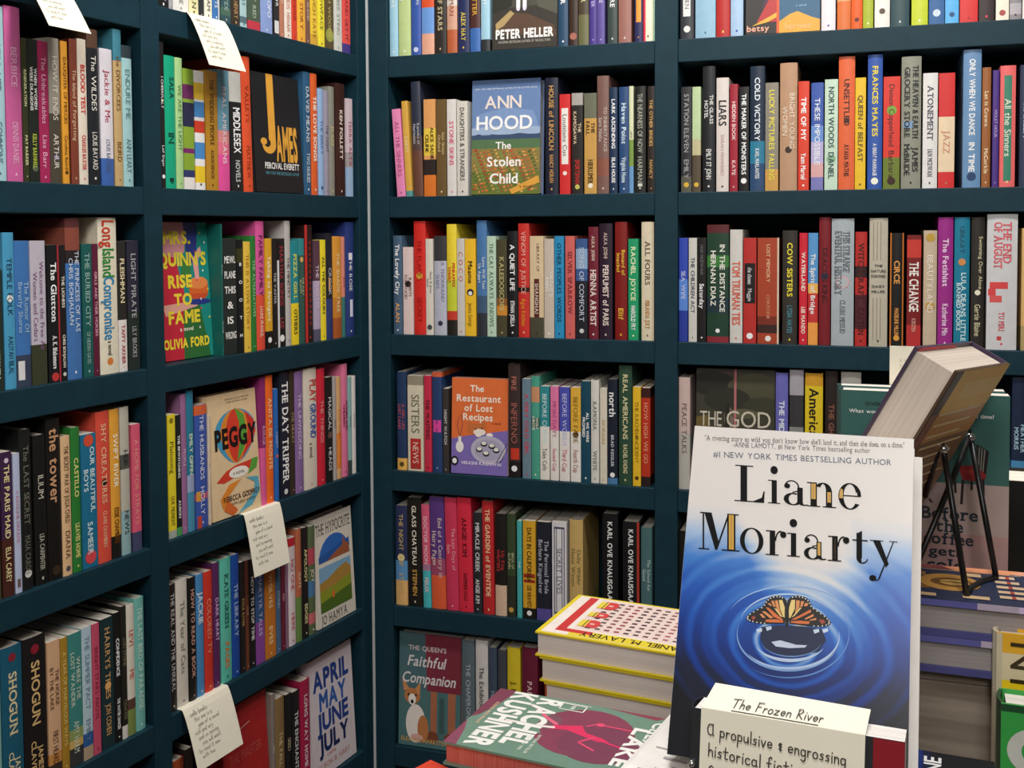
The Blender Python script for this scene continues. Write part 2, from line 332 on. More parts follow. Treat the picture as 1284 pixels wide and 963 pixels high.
SH.append(('M',2,190,250,4.378,'left wall bay beside corner','third',[
('F',72,340,130,'1f8a80','quinn','face-out teal with cake picture and yellow capitals',{'th':.028}),
(346,394,135,'14655f','e8f4f0','The Bookshop~THAT MATTERS','dark teal, right of the face-out',{}),
(400,474,215,'252d2b','f4f4f0','NEVER~ ','black with stacked white block words',{'B':1,'S':['MEWL','PLANE','THIS','&','IS','WRONG']}),
(478,511,220,'15191c','ffffff','BOOTH','black with white letters spelled downward',{'B':1,'S':['B','O','O','T','H'],'b':[(.08,.2,'3a3a1c')]}),
(515,550,232,'e8c24a','b07818','THIS IS A LOVE STORY','straw yellow',{}),
(553,582,200,'2c7a34','a8d8a0','THE ALTERNATIVES','green',{}),
(584,629,120,'d8589a','6a2050','FAMILY FAMILY~LAURIE FRANKEL','hot pink over red',{'B':1,'b':[(.57,1,'e2523c')],'k2':'f4d0b0'}),
(634,668,215,'e0a82c','fff4d0','Talking to Strangers','golden yellow with black foot',{'B':1,'b':[(.84,1,'1c1a18')],'d':[(.92,.3,'f0f0f0')]}),
(670,695,215,'1f1d1e','d0d0d0','THE VASTER','thin black with white lettering',{}),
(698,739,215,'1a1a1c','b03a48','MARTHA SONGS~LEE','black with dark red lettering and white emblem',{'l':[(.2,1,0,.22,'d8d8d8')],'d':[(.92,.3,'f0f0f0')]}),
(742,772,118,'bcb8b4','555555','THE MINISTRY','tall pale grey',{}),
(775,812,228,'1b8a94','e8e050','PIZZA GIRL~OTHERS','teal over bright yellow',{'B':1,'b':[(.6,1,'f0d428')],'k2':'3a3a20'}),
(815,845,215,'2f5a50','d0d8a0','THE FURY|BLOOM','dark green with teal head',{'b':[(0,.16,'2f8a90')],'d':[(.2,.3,'d8b060')]}),
(852,893,140,'2a1716','c83a30','MORE DAYS','black with red dotted edge',{'l':[(0,1,0,.24,'b8302c')],'T':[('o o o o o o o o o o o o o o o',.04,.95,.3,.6,'c83a30')]}),
(897,931,225,'5a3c4c','e8d8e8','THE PHOTO','plum head over lilac',{'b':[(.4,.88,'b8a8c4'),(.88,1,'5a5870')]}),
(934,962,222,'f0dc2e','4a4818','ALL THE COLOURS','thin bright yellow',{'B':1}),
(966,1001,185,'20222c','c8c8d8','CROOK','black over navy with orange slash',{'b':[(.62,1,'2c3c74')],'l':[(.42,.54,.3,.55,'e0a040')]}),
(1005,1050,203,'dd9a3a','f6e0b0','THE SHADE TREE','orange gold with rust foot',{'b':[(.6,.8,'c8802c'),(.8,1,'a85a28')]}),
(1052,1068,205,'d88a7a','803a30','SLOW','thin salmon over teal',{'b':[(.6,1,'3a7a74')]}),
(1074,1119,125,'2a3c7c','ffffff','THE ROSE','royal blue with white labels, nearest the corner',{'l':[(.27,.33,.3,.75,'e8e8f0'),(.68,.83,.4,.75,'dfe4f4')]}),
]))
SH.append(('M',3,190,440,4.011,'left wall bay beside corner','fourth',[
(90,130,318,'e6d430','5a5010','Plainsong~OUR MIDNIGHT','bright yellow',{'b':[(.94,1,'a8b0a8')],'d':[(.05,.25,'8a7a18')]}),
(133,157,320,'1d2420','f4f4f4','THE BEWITCHING~ALISON','black with white capitals, second from the upright',{'B':1,'b':[(.93,1,'4a9a5a')]}),
(160,186,215,'9a6a94','d8c0d8','PEOPLE','thin mauve',{}),
(189,223,195,'2a7a98','d8ecd0','EMILY GIFFIN','turquoise with pale capitals and lilac foot',{'B':1,'b':[(.6,.72,'9aa8c8'),(.72,1,'4a90b0')]}),
(230,290,270,'3c58a8','dfe4f8','THE HUSBANDS~HOLLY','royal blue with orange head and pink band',{'b':[(0,.08,'d8643a'),(.72,.77,'c05a78')],'l':[(.7,.78,.05,.35,'d89a40'),(.9,1,.1,.4,'c04838')]}),
(292,303,320,'d8c8b8','807060','WE','thin cream',{}),
('F',306,553,212,'e2c69c','peggy','face-out tan with striped balloon picture',{'th':.026}),
(557,583,130,'8a2a6a','f0b8d8','ROUGE','purple over pink',{'b':[(.55,1,'e0609a')]}),
(585,620,120,'f06a24','ffd0a0','ANITA DE MONTE','bright orange',{'B':1}),
(626,645,190,'2c6ab8','c8d8f0','CANDY','thin blue',{'d':[(.6,.3,'d86a50')]}),
(655,700,105,'1c2230','ffffff','DAY TRIPPER','navy black with bold white title',{'B':1,'T':[('THE DAY TRIPPER',.08,.88,.62,.5,'ffffff')],'d':[(.95,.2,'e0e0e0')]}),
(703,727,100,'3a3026','b89a70','THE HEART','dark brown',{}),
(730,770,100,'8a6aa0','e0d0ea','THE UNWEDDING','lilac purple',{}),
(775,838,85,'ddd3c4','c8403a','PLAY','thick cream with red and blue title',{'B':1,'T':[('PLAY',.1,.28,.5,.66,'c8403a'),('GROUND',.3,.58,.5,.66,'2c5aa8'),('a novel',.62,.74,.25,.5,'605850')]}),
(843,880,88,'d0283c','f0a0a0','THE THINGS','crimson',{}),
(883,918,132,'1b1b1b','f0f0f0','MAGICAL~HEADS','black with white title, right of a crimson one',{'d':[(.55,.3,'6a5048')]}),
(920,935,130,'b0aaa8','505050','GOD','thin grey',{}),
(938,960,130,'d8a878','e06a28','ALLS WELL','tan with orange lettering',{'b':[(.55,.9,'e0863a')]}),
(964,993,65,'e0789c','6a1a3a','WOMEN AND|CHILDREN','tall pink with dark lettering',{'B':1}),
(996,1011,130,'8ab8b4','2a5a5a','DAYS','thin teal and white',{'b':[(.85,1,'3a4a48')]}),
(1014,1031,125,'e4e0dc','a0a0a0','WHITE','thin white, nearest the corner',{}),
]))
SH.append(('M',4,190,620,2.8075,'left wall bay beside corner','fifth',[
(67,93,315,'26211f','cccccc','THE REAL AND THE UNREAL','black with brown edge, beside the upright',{'l':[(0,1,0,.2,'7a3a34')]}),
(95,134,298,'d9d2c6','8a8a80','The Year of Cats','cream with grey lettering',{'B':1}),
(138,163,290,'1c1b1b','d0a090','HOW TO READ A BOOK','black with salmon lettering',{'B':1}),
(165,190,278,'4a8ac0','d8ecf4','JACKIE','mid blue',{'B':1,'T':[('JACKIE',.1,.45,.6,.5,'d8ecf4')]}),
(193,222,268,'d0392c','f0a080','COLORED TV','bright red',{}),
(224,246,238,'5a2a5c','d8b0e0','DARK HEART','purple',{'B':1}),
(250,287,222,'5fc0ac','1a5a50','KATE GREEN~PAGES','mint aqua with orange lettering',{'B':1,'k2':'e0702a'}),
(289,315,210,'1f4a9c','b8d0f0','THE LIBRARY','deep blue',{}),
(318,334,235,'221e1e','c8a060','TITLE RIVER','thin black with gold lettering',{}),
(336,347,230,'6a3a2a','d0b090','CAVE','thin brown',{}),
(349,369,225,'1e1d1f','dddddd','HOW TO STOP TIME','black with white capitals, under the note',{'B':1}),
(371,401,220,'3a5a8a','c8d0f0','MARTYR TALES','blue over violet',{'b':[(.6,1,'8a4a9c')]}),
(404,440,215,'c8782c','f4d8a0','WOLVES~EVES','orange brown with cream title',{'B':1}),
(443,458,210,'4a6a8a','c0d0e0','STONES','thin slate blue',{}),
(461,474,205,'6a2438','e0b0b8','RED','thin maroon',{}),
(476,485,165,'8a6a80','d0c0d0','A','thin mauve',{}),
(487,512,150,'ddd0d4','c84a4a','NO ONE~HERE','white with red head',{'b':[(0,.08,'c02c38')]}),
(515,533,120,'b8684a','f0e0c0','GATE','thin clay with green foot',{'b':[(.6,1,'6a8a4a')]}),
(536,556,115,'1f1d1c','e8e0a0','APOLOGY~EDGES','black with cream title, near the face-out',{'B':1}),
(559,581,110,'5a6a4a','f0f0e0','JOY','green and pink patterned',{'b':[(.2,.35,'b84a58'),(.5,.65,'4a78a0'),(.8,.9,'c86a70')]}),
('F',586,720,68,'d9d3c6','hypo','face-out pale with beach pictures, by the corner',{'th':.024}),
]))
SH.append(('M',5,190,620,2.8075,'left wall bay beside corner','bottom',[
(78,124,930,'a0482a','f0c0a0','TIN','rust orange, lower left under a note',{}),
(128,156,890,'2a2424','c0a0a0','MOTH','dark brown, left of the note',{}),
('F',262,425,735,'a8282a','red','face-out dark red with thin pale line',{'th':.03}),
(428,441,700,'8a8078','e0e0d8','OLD','thin grey',{}),
(443,474,712,'8a7048','e0d0a0','THE FALL','tan brown',{}),
(478,498,700,'1c1c1e','c8b890','SEED','black with tan lettering',{}),
(501,527,690,'1d1c20','dddddd','THE ENCHANT','black with white lettering',{'B':1}),
(531,563,650,'a8204a','f0e0e8','LONG WAY HOME','crimson pink',{'B':1}),
('F',569,722,555,'d6ccd2','april','face-out pale lilac with dark blue capitals',{'th':.03}),
]))
SH.append(('N',0,470,0,3.470,'back wall bay beside corner','top',[
(65,100,-400,'9ccbe0','e8f4fa','THE LAKE','pale sky blue, nearest the corner',{}),
(104,155,-400,'b9cf8f','ffffff','Firefly|Summer','light green with white script',{'B':1}),
(159,200,-400,'3557a8','d8e0f4','NEVER MORE|Jodi','strong blue',{'d':[(.95,.25,'c8d0f0')]}),
(204,257,-400,'d9542c','ffffff','Happier|Hour','orange with blue middle and peach foot',{'b':[(.6,.82,'6a98d8'),(.82,1,'e0a890')],'B':1}),
(260,310,-400,'2b2623','c8b890','AN OCEAN OF STARS','dark brown with tan capitals',{'B':1}),
(314,357,-400,'d8d0c8','9a4a2a','THE FERRYMAN','white fading to rust',{'b':[(.6,.8,'d0a088'),(.8,1,'b8603a')]}),
(362,410,-400,'232c58','ddc850','LOST DAYS~ALEX HAY','navy with white and yellow lettering',{'B':1}),
(414,458,-400,'4a2a26','e8b040','SWORN LETTER','dark brown with blue foot',{'b':[(.8,1,'3a6ab0')]}),
(462,500,-400,'a0cce0','f0f8fc','THE MARSH','light blue with dark foot',{'b':[(.9,1,'2c3034')]}),
('F',505,793,-260,'3a3630','heller','face-out dark forest with white brush lettering',{'th':.03}),
(798,840,-400,'2a4a68','ffffff','PETER HELLER','navy teal with white capitals',{'B':1}),
(845,883,-400,'3a2a22','e8d8c0','THE RIVER WE|ALL','dark brown with cream script',{'d':[(.92,.4,'a86a5a')]}),
(886,930,-400,'4a4030','e8e0b0','PHIL HARPER','olive brown with leafy foot',{'b':[(.75,1,'6a6a48')]}),
(934,965,-400,'4a3a8a','b8a8e0','THE HEART IN WINTER','violet',{'B':1}),
(967,1000,-400,'5f5098','d8d0f4','THE GREAT ALONE','lavender violet',{}),
(1012,1055,-400,'3a4644','f0f0f0','THE RICHES HERE','dark grey green with white capitals',{'B':1}),
(1060,1115,-400,'9a6a60','f0e0d8','LEONARD','dusty brown',{}),
(1130,1165,-400,'2c2c58','f0a040','STRANGE','navy with orange panel',{'l':[(.5,.84,.2,.8,'e89a3a')]}),
(1168,1210,-400,'f0e6cc','303030','A MAN WILL|COME','cream with pink edge',{'B':1,'l':[(0,1,0,.24,'e0405a')]}),
(1212,1224,-400,'a8d4b8','406050','SEA','thin mint, beside the upright',{}),
]))
SH.append(('N',1,470,0,3.470,'back wall bay beside corner','second',[
(98,134,475,'e88ab8','b04a80','ALL THE SINNERS','leaning pink',{'lean':-26}),
(137,163,440,'d9a94a','f4e0b0','CABOT','leaning gold with teal foot',{'lean':-22,'b':[(.94,1,'5a9a98')]}),
(170,210,355,'2c3244','c8c8d0','Kantika of|Heirlooms','tall navy over brown',{'lean':-14,'b':[(.47,.6,'54403e'),(.6,1,'6a4434')]}),
(215,265,432,'e0a060','2a1a10','ALICE SADIE|CELINE','orange with black and yellow artwork',{'b':[(.3,.58,'e8c84a'),(.62,.78,'2c2420'),(.78,1,'d9762c')],'B':1}),
(270,312,432,'6b5430','e0c890','Sam Green|Orchard','olive brown',{}),
(316,355,432,'dddad6','d85a80','STONE SKINS','white with pink capitals',{'B':1}),
(359,405,440,'d8d4ca','5a5a58','DAUGHTERS & STRANGERS','ivory with grey capitals',{'B':1}),
('F',414,717,345,'6a86b4','stolen','face-out landscape with blue sky and poppy field',{'th':.03}),
(742,797,338,'1c2134','c89a5a','HOUSE of LINCOLN~NANCY HORAN','navy black with copper capitals',{'B':1}),
(805,850,410,'d22f30','3a3a3a','Louisiana Cut','red with long white label',{'l':[(.14,.7,.18,.82,'ece6e0')],'T':[('Louisiana Cut',.16,.66,.4,.5,'3a3a3a')],'d':[(.79,.2,'f0e0d8')]}),
(858,905,405,'2a2624','d8c0a0','THE|KAMOGAWA~SPORTSMAN','black with grey photo head',{'b':[(0,.12,'a8a49e')],'k2':'c83028','B':1,'d':[(.93,.22,'c8c060')]}),
(912,965,405,'c89a50','3a2a18','THE|FALL~HIERLIMER','tan with grey green head',{'b':[(0,.25,'6a6c5a')],'B':1,'d':[(.92,.2,'f0e8d0')]}),
(968,1018,330,'7a5a52','d8c8c0','TO INHERITANCE|Sara Nisha','tall brown mauve',{'b':[(.7,.85,'8a5444')]}),
(1022,1055,380,'1d3352','ffffff','LARK ASCENDING~SILAS HOUSE','navy with white capitals',{'B':1}),
(1063,1105,378,'2a4a78','d8ecff','Haven Point~Virginia Hume','denim blue with pale serif title',{'B':1}),
(1107,1125,375,'d8dcb8','6a7a4a','NEW','thin cream, green and blue',{'b':[(.5,.75,'7a9a4a'),(.75,1,'6a9ac8')]}),
(1130,1178,375,'1f211f','b8b8a8','THE NEARNESS OF NOW~HARMAN','black with grey green lettering',{'l':[(.91,.94,.3,.7,'d0d0c8')]}),
(1187,1217,375,'2a201c','c8a060','THE OTHER BRIDES~NANCY','dark brown with gold capitals, beside upright',{'B':1}),
]))
SH.append(('N',2,470,250,3.470,'back wall bay beside corner','third',[
(82,120,158,'47617a','ffffff','The Lovely City~ALAN','slate blue with white script, nearest the corner',{'k2':'e0a868','B':1}),
(125,168,208,'e2ccc8','5a3a40','RABBITS|FOR FOOD','pale pink with small black bird',{'d':[(.42,.3,'1c1818')]}),
(172,222,95,'d62c26','9a1410','THE FLAMES~SECRET','tall bright red with gold emblem',{'d':[(.48,.28,'e0b040')]}),
(224,255,172,'ddd8cc','606070','Oscar & Jenny|Saints','off-white',{'d':[(.92,.35,'4a4a50')]}),
(260,312,160,'b9bccc','8a8ea8','A THOUSAND|SHIPS','pale lilac grey with charcoal head',{'b':[(0,.25,'3a3a3e')],'d':[(.88,.2,'3a3a4a')]}),
(315,357,108,'ecd53a','d03a2a','PINEAPPLE|STREET','yellow over lime with black foot',{'b':[(.5,.78,'c8d038'),(.78,.86,'c84030'),(.86,1,'22201c')],'B':1}),
(360,392,170,'d0ccc4','c05a4a','COCO~ ','pale grey with red rings',{'T':[('C O C O',.08,.5,.55,.5,'c05a4a')]}),
(394,440,172,'f0c02e','2a2410','Maame~Jessica George','golden yellow with brush title',{'B':1,'d':[(.55,.32,'3a3030'),(.56,.18,'f0f0f0')],'k2':'9a7a20'}),
(445,488,92,'4a78ac','f0f4f8','Love Will Tear|Us Apart','tall blue with dark foot',{'b':[(.65,.8,'3f5a78'),(.8,1,'30343c')]}),
(490,528,160,'bcd6c0','3a6a58','THE CAT ALWAYS~KNOWS','mint green',{}),
(532,575,175,'4a4530','c8c080','KALEIDOSCOPE','dark olive with orange glow',{'b':[(.6,.68,'8a5a30'),(.68,.78,'d08a30')]}),
(578,622,138,'18181c','ffffff','A QUIET LIFE~ETHAN JOELLA','black with white title',{'B':1}),
(625,672,105,'c8302a','f0b0a0','VENOM OF JUSTICE~Agua Kitchen','red with thin black crack',{'l':[(.56,.6,.0,1,'1c1414')],'k2':'f0a030'}),
(676,735,160,'d9c29c','3a3028','LIBRARY|OF LIGHT','tan with brown label and dark foliage foot',{'l':[(.42,.8,.3,.68,'5a2a20'),(.8,1,0,1,'4a4838')],'T':[('LIBRARY OF',.06,.36,.2,.6,'6a5a48'),('SHANGHAI',.45,.78,.24,.49,'f0e0d0')]}),
(738,780,172,'c8bcae','ffffff','THE PAST IS|RISING','pale taupe',{}),
(783,823,160,'2b8ec0','104a6a','OTHER PEOPLES WORDS','bright blue',{'B':1}),
(830,870,160,'d06460','8a2a30','SILVER SPARROW','coral pink',{'B':1}),
(876,925,172,'3a5a90','c8d0e0','SONG OF COMFORT','blue over black night scene',{'b':[(.1,.3,'8aa8c8'),(.42,1,'20222a')],'d':[(.92,.2,'d0d0d0')]}),
(930,972,120,'6f1f30','f0e0d8','ALKA JOSHI~HENNA ARTIST','burgundy with white capitals',{'B':1,'T':[('ALKA JOSHI',.08,.3,.3,.5,'e0c8b8'),('HENNA ARTIST',.38,.88,.56,.5,'f0e0d8')]}),
(977,1033,105,'2c1a2c','e8d8d0','PERFUMIST of PARIS','dark plum with pale capitals',{'B':1,'T':[('ALKA JOSHI',.08,.3,.26,.5,'c8b0a8'),('PERFUMIST of PARIS',.36,.88,.42,.5,'e8d8d0')]}),
(1045,1097,98,'7f1a18','f0c040','Bastard of|Istanbul~Elif','dark red with yellow script',{'B':1}),
(1103,1146,172,'1f9a68','e8f0c0','RACHEL JOYCE~HAROLD FRY','kelly green',{'B':1,'k2':'ffffff'}),
(1160,1213,98,'ddd0b4','6a5a50','ALL FOURS~MIRANDA JULY','cream with outlined capitals, beside upright',{'B':1,'k2':'b8803a'}),
]))
SH.append(('N',3,470,440,3.470,'back wall bay beside corner','fourth',[
(98,138,92,'22395e','d05a60','A GIRL LIKE|LOST LAND','navy with orange label foot, nearest the corner',{'b':[(.88,1,'e8b45a')],'d':[(.94,.25,'5a4a20')]}),
(145,212,108,'d9d0b8','5a6048','THE TRUE|STORY','thick cream with red panel',{'l':[(.66,.98,.16,.84,'b8302c')],'b':[(0,.1,'98907c')],'T':[('SISTERS',.2,.6,.5,.5,'6a6e58'),('NEWS',.7,.92,.36,.5,'f0d0c0')]}),
(217,248,108,'c8304a','501020','THE WAITING','crimson',{'B':1}),
(251,293,92,'27406e','8098c8','BEAUTY','blue with bright pink bow',{'b':[(0,.05,'d0603a')],'l':[(.48,.6,.1,.45,'e04aa0'),(.48,.6,.55,.9,'e04aa0'),(.52,.56,.4,.6,'e04aa0')],'T':[]}),
(297,322,165,'3a3634','cccccc','NIGHT WATCH','charcoal, left of the face-out',{'B':1}),
('F',327,577,125,'e0703a','rest','face-out orange and violet with cat',{'th':.024}),
(582,633,58,'3a2c2a','c07060','FIRE EXIT~INFERNO','tall dark brown with flame and white dot',{'b':[(.86,1,'1c1818')],'l':[(.74,.84,.2,.9,'c83a28')],'d':[(.92,.25,'f0f0f0')],'T':[('FIRE',.08,.26,.4,.5,'c07868'),('INFERNO',.34,.7,.5,.5,'a86058')]}),
(643,680,122,'6a8494','c84a60','A VERY COLD GIRL','slate with red lettering',{'B':1}),
(682,717,112,'4aa08a','f0f0e0','WOLF|CIRCUS','sea green with leafy artwork',{'B':1,'b':[(.1,.25,'c8906a'),(.4,.5,'3a6a58')]}),
(720,760,155,'2f8a90','d8f0f0','BEFORE COFFEE~Tales Cafe','white with teal head',{'b':[(.43,1,'e6e2d8')],'k2':'4a5a60'}),
(765,800,155,'e07aa8','b04a78','MORE DAYS~Second Cup','white with pink head',{'b':[(.47,1,'e6e2dc')],'k2':'c84a70'}),
(805,848,158,'4a50b0','c8c8f0','BEFORE WORDS~Third Cup','white with indigo head',{'b':[(.47,1,'e6e2dc')],'k2':'c84a70'}),
(853,896,160,'e0b040','8a6a18','BEFORE FADE~Fourth Cup','white with yellow head',{'b':[(.47,1,'e6e2dc')],'k2':'9a4a40','d':[(.5,.3,'4a3a30')]}),
(898,938,132,'17465a','ffffff','ALL WE WERE|PROMISED','dark teal with slanted white capitals',{'B':1}),
(941,975,128,'d9d7cf','808080','RAMONA~WHITE','white with grey lettering',{'B':1}),
(980,1010,165,'d9d2c0','c0a060','AKWAEKE','cream with gold lettering',{}),
(1013,1055,125,'1a2230','ffffff','north|wind','black with large white title and blue foot',{'B':1,'T':[('north',.12,.36,.62,.5,'f0f0f0'),('BRAD KESSLER',.52,.84,.28,.5,'c8d0d8')],'b':[(.94,1,'4a7aa8')],'d':[(.91,.25,'f0f0f0')]}),
(1062,1118,65,'2c4a38','d8d0a0','REAL AMERICANS~RACHEL KHONG','tall dark green with cream pattern',{'B':1}),
(1123,1157,158,'e6b92c','8a6a10','THE RACHEL INCIDENT','golden yellow',{'d':[(.5,.2,'7a5a10'),(.92,.26,'5a4010')]}),
(1160,1198,162,'b8341e','f0a080','HOW HIGH WE GO','flame red with dark foot, beside upright',{'b':[(0,.1,'3a1a14'),(.9,1,'2a1a1c')]}),
]))
SH.append(('N',4,470,600,3.470,'back wall bay beside corner','fifth',[
(92,142,120,'2c3458','d0b070','THE NIGHT SHIP~STARS','navy over blue and sand, nearest the corner',{'b':[(.55,.75,'5a90c0'),(.75,1,'e0b070')],'d':[(.52,.3,'e8d8a0')]}),
(146,207,85,'1c1a18','e8e0d0','GLASS CHATEAU~STEPHEN','black with tall white capitals',{'B':1,'lean':-4,'k2':'d0a050'}),
(212,245,115,'d85a7a','f4c8d0','DOCTOR MOON~FELIX','pink over turquoise, leaning',{'lean':-13,'b':[(.58,.64,'a87a98'),(.64,1,'4ab8c0')],'B':1}),
(249,310,82,'5a3a80','f0d8d0','End of a Century in|Hairy Pages','purple fading to orange, leaning',{'lean':-11,'b':[(.55,.7,'a04a6a'),(.7,1,'e0603a')]}),
(314,365,85,'d03a5c','f4b8c0','The Last Days of|Sam','rose pink, leaning',{'lean':-11}),
(368,428,85,'dc2e46','60101c','ANGIE KIM~HAPPINESS FALLS','strawberry red with dark capitals, leaning',{'lean':-11,'B':1}),
(430,467,150,'2c2a30','dddddd','MIRACLE CREEK~ANGIE KIM','charcoal with white capitals',{'B':1}),
(472,520,100,'c02c30','f0d0a0','THE GARDEN of EVENTIDE','red with gold lettering, leaning',{'lean':-6,'B':1}),
(525,573,155,'1f1b1a','b83838','Lily King|WRITERS','black with patterned tan foot',{'b':[(.7,1,'d8b8a0')],'B':1}),
(576,612,155,'3a4a30','c8d0a0','BIRDS OF|AUTUMN','dark green',{'b':[(.6,1,'2f3428')],'d':[(.93,.3,'c8a050')]}),
(620,640,185,'4ab0b0','e0f4f0','FIVE','thin turquoise',{}),
(646,700,185,'d9a52e','4a3410','DAYS IN CALIFORNIA~LEE KRAVETZ','golden yellow with black foot',{'b':[(.89,1,'1c1a18')],'l':[(.54,.58,.05,.95,'9a3020'),(.6,.63,.05,.95,'9a3020')],'d':[(.94,.2,'f0f0f0')],'B':1}),
(705,766,190,'20242f','c8c8d8','The Personal Bride|Barbara Kingsolver','black with lilac foot',{'b':[(.88,1,'5a5098')]}),
(772,835,190,'d8d6da','4a4a6a','SECRET','white with framed navy panel',{'l':[(.05,.92,.14,.86,'4a4a60'),(.07,.9,.2,.8,'e0dee0')],'T':[('SECRET LIVES',.12,.86,.3,.5,'5a5a70')]}),
(848,905,182,'c8a868','7a6a40','Dolly Wilder|Home Waters','tan beside a dark gap',{'b':[(.82,1,'a8a058')]}),
(990,1057,155,'141416','f0f0f0','KARL OVE KNAUSGAARD','tall black with white capitals',{'B':1}),
(1078,1150,190,'161618','f0f0f0','KARL OVE KNAUSGAARD','shorter black with red edge',{'B':1,'l':[(0,1,.86,1,'a8382c')]}),
(1158,1206,215,'4a6c70','c8dcd8','The School for|Good','grey teal, beside upright',{}),
]))
SH.append(('N',5,470,720,3.132,'back wall bay beside corner','bottom',[
('F',88,335,248,'4a6a70','queen','face-out dark teal with dog and script title',{'th':.026}),
(345,393,262,'5a6a72','b8c4c8','THE CHAPERONE','slate grey',{}),
(398,445,262,'d3d0cc','555555','The Exhibitionist','white',{'B':1}),
(448,480,290,'3f4e60','a0b0c0','MUSE','blue grey',{}),
(485,518,300,'44474e','f0f0f0','ANNE|LUND','charcoal with white lettering',{'B':1}),
(522,572,290,'d9c22c','5a4c10','J. M. MILES','bright yellow',{'B':1}),
(580,640,290,'6a1e38','e8c8c8','PARISIANS','maroon',{'B':1}),
(668,705,340,'b0522c','f0c8a0','RIVER','rust orange, left of the yellow stack',{}),
]))
SH.append(('N',0,840,0,2.892,'right-hand bay','top',[
(38,86,-330,'33343a','d8d8d8','THE WOMEN','black with long white label, beside upright',{'l':[(.2,.82,.2,.75,'e6e4e0')],'d':[(.92,.25,'e0e0dc')],'T':[('THE WOMEN',.4,.8,.3,.5,'60606a')]}),
(92,165,-330,'8fb6ce','4a6a80','LANDLINES|Alan','thick light blue',{}),
(168,217,-330,'b42c2a','f0d060','THE LION|of Skies','red with gold script',{'B':1}),
(220,265,-330,'a6c2e0','3a5ab8','ROWERS','powder blue with blue capitals',{'B':1}),
('F',269,544,-300,'262220','betsy','face-out half black and half blue',{'th':.03}),
(549,600,-330,'e6e0e4','7a5aa0','TREE THIEF','white with violet lettering',{}),
(606,655,-330,'e8d8c8','a06040','LADY BEES','white with orange foot',{'b':[(.6,.76,'d8a878'),(.76,1,'d8743e')]}),
(657,698,-330,'e0622c','5a1a10','FLARE','orange with dark lettering',{'d':[(.92,.2,'6a2010')]}),
(700,737,-330,'a9b83a','f0f4c0','HOLY|FIRE','lime',{}),
(742,797,-330,'e9e6de','404040','NARROW','white with small portrait',{'d':[(.86,.2,'5a4a40')]}),
(800,868,-330,'2f4a50','c8d8d0','NINETY|PO','thick dark teal',{'B':1}),
(876,935,-330,'c4d23a','ffffff','GREEN FROG','yellow green',{}),
(939,995,-330,'2f6098','f0f4f8','THE BURNING','medium blue',{'d':[(.9,.25,'c8d8e8')]}),
(998,1047,-330,'5ab0e8','205080','OCEAN','sky blue',{'b':[(.6,.78,'b8d8d0')],'d':[(.92,.2,'205080')]}),
(1051,1116,-330,'d22c2c','a01818','SCARLET','thick red',{}),
(1120,1176,-330,'2a1a1c','e04050','ABEL|LENE','black with red lettering',{'B':1}),
(1182,1229,-330,'ece6d4','a05a50','SHOAL','cream',{'d':[(.93,.25,'a84a48')]}),
(1232,1274,-330,'8a868a','2a2628','WINTER','grey and black mottled',{'b':[(.4,.6,'5a5458'),(.85,.95,'b0aab0')]}),
(1278,1330,-330,'dcd8d4','606060','PALE','white, cut by the right photo edge',{}),
]))
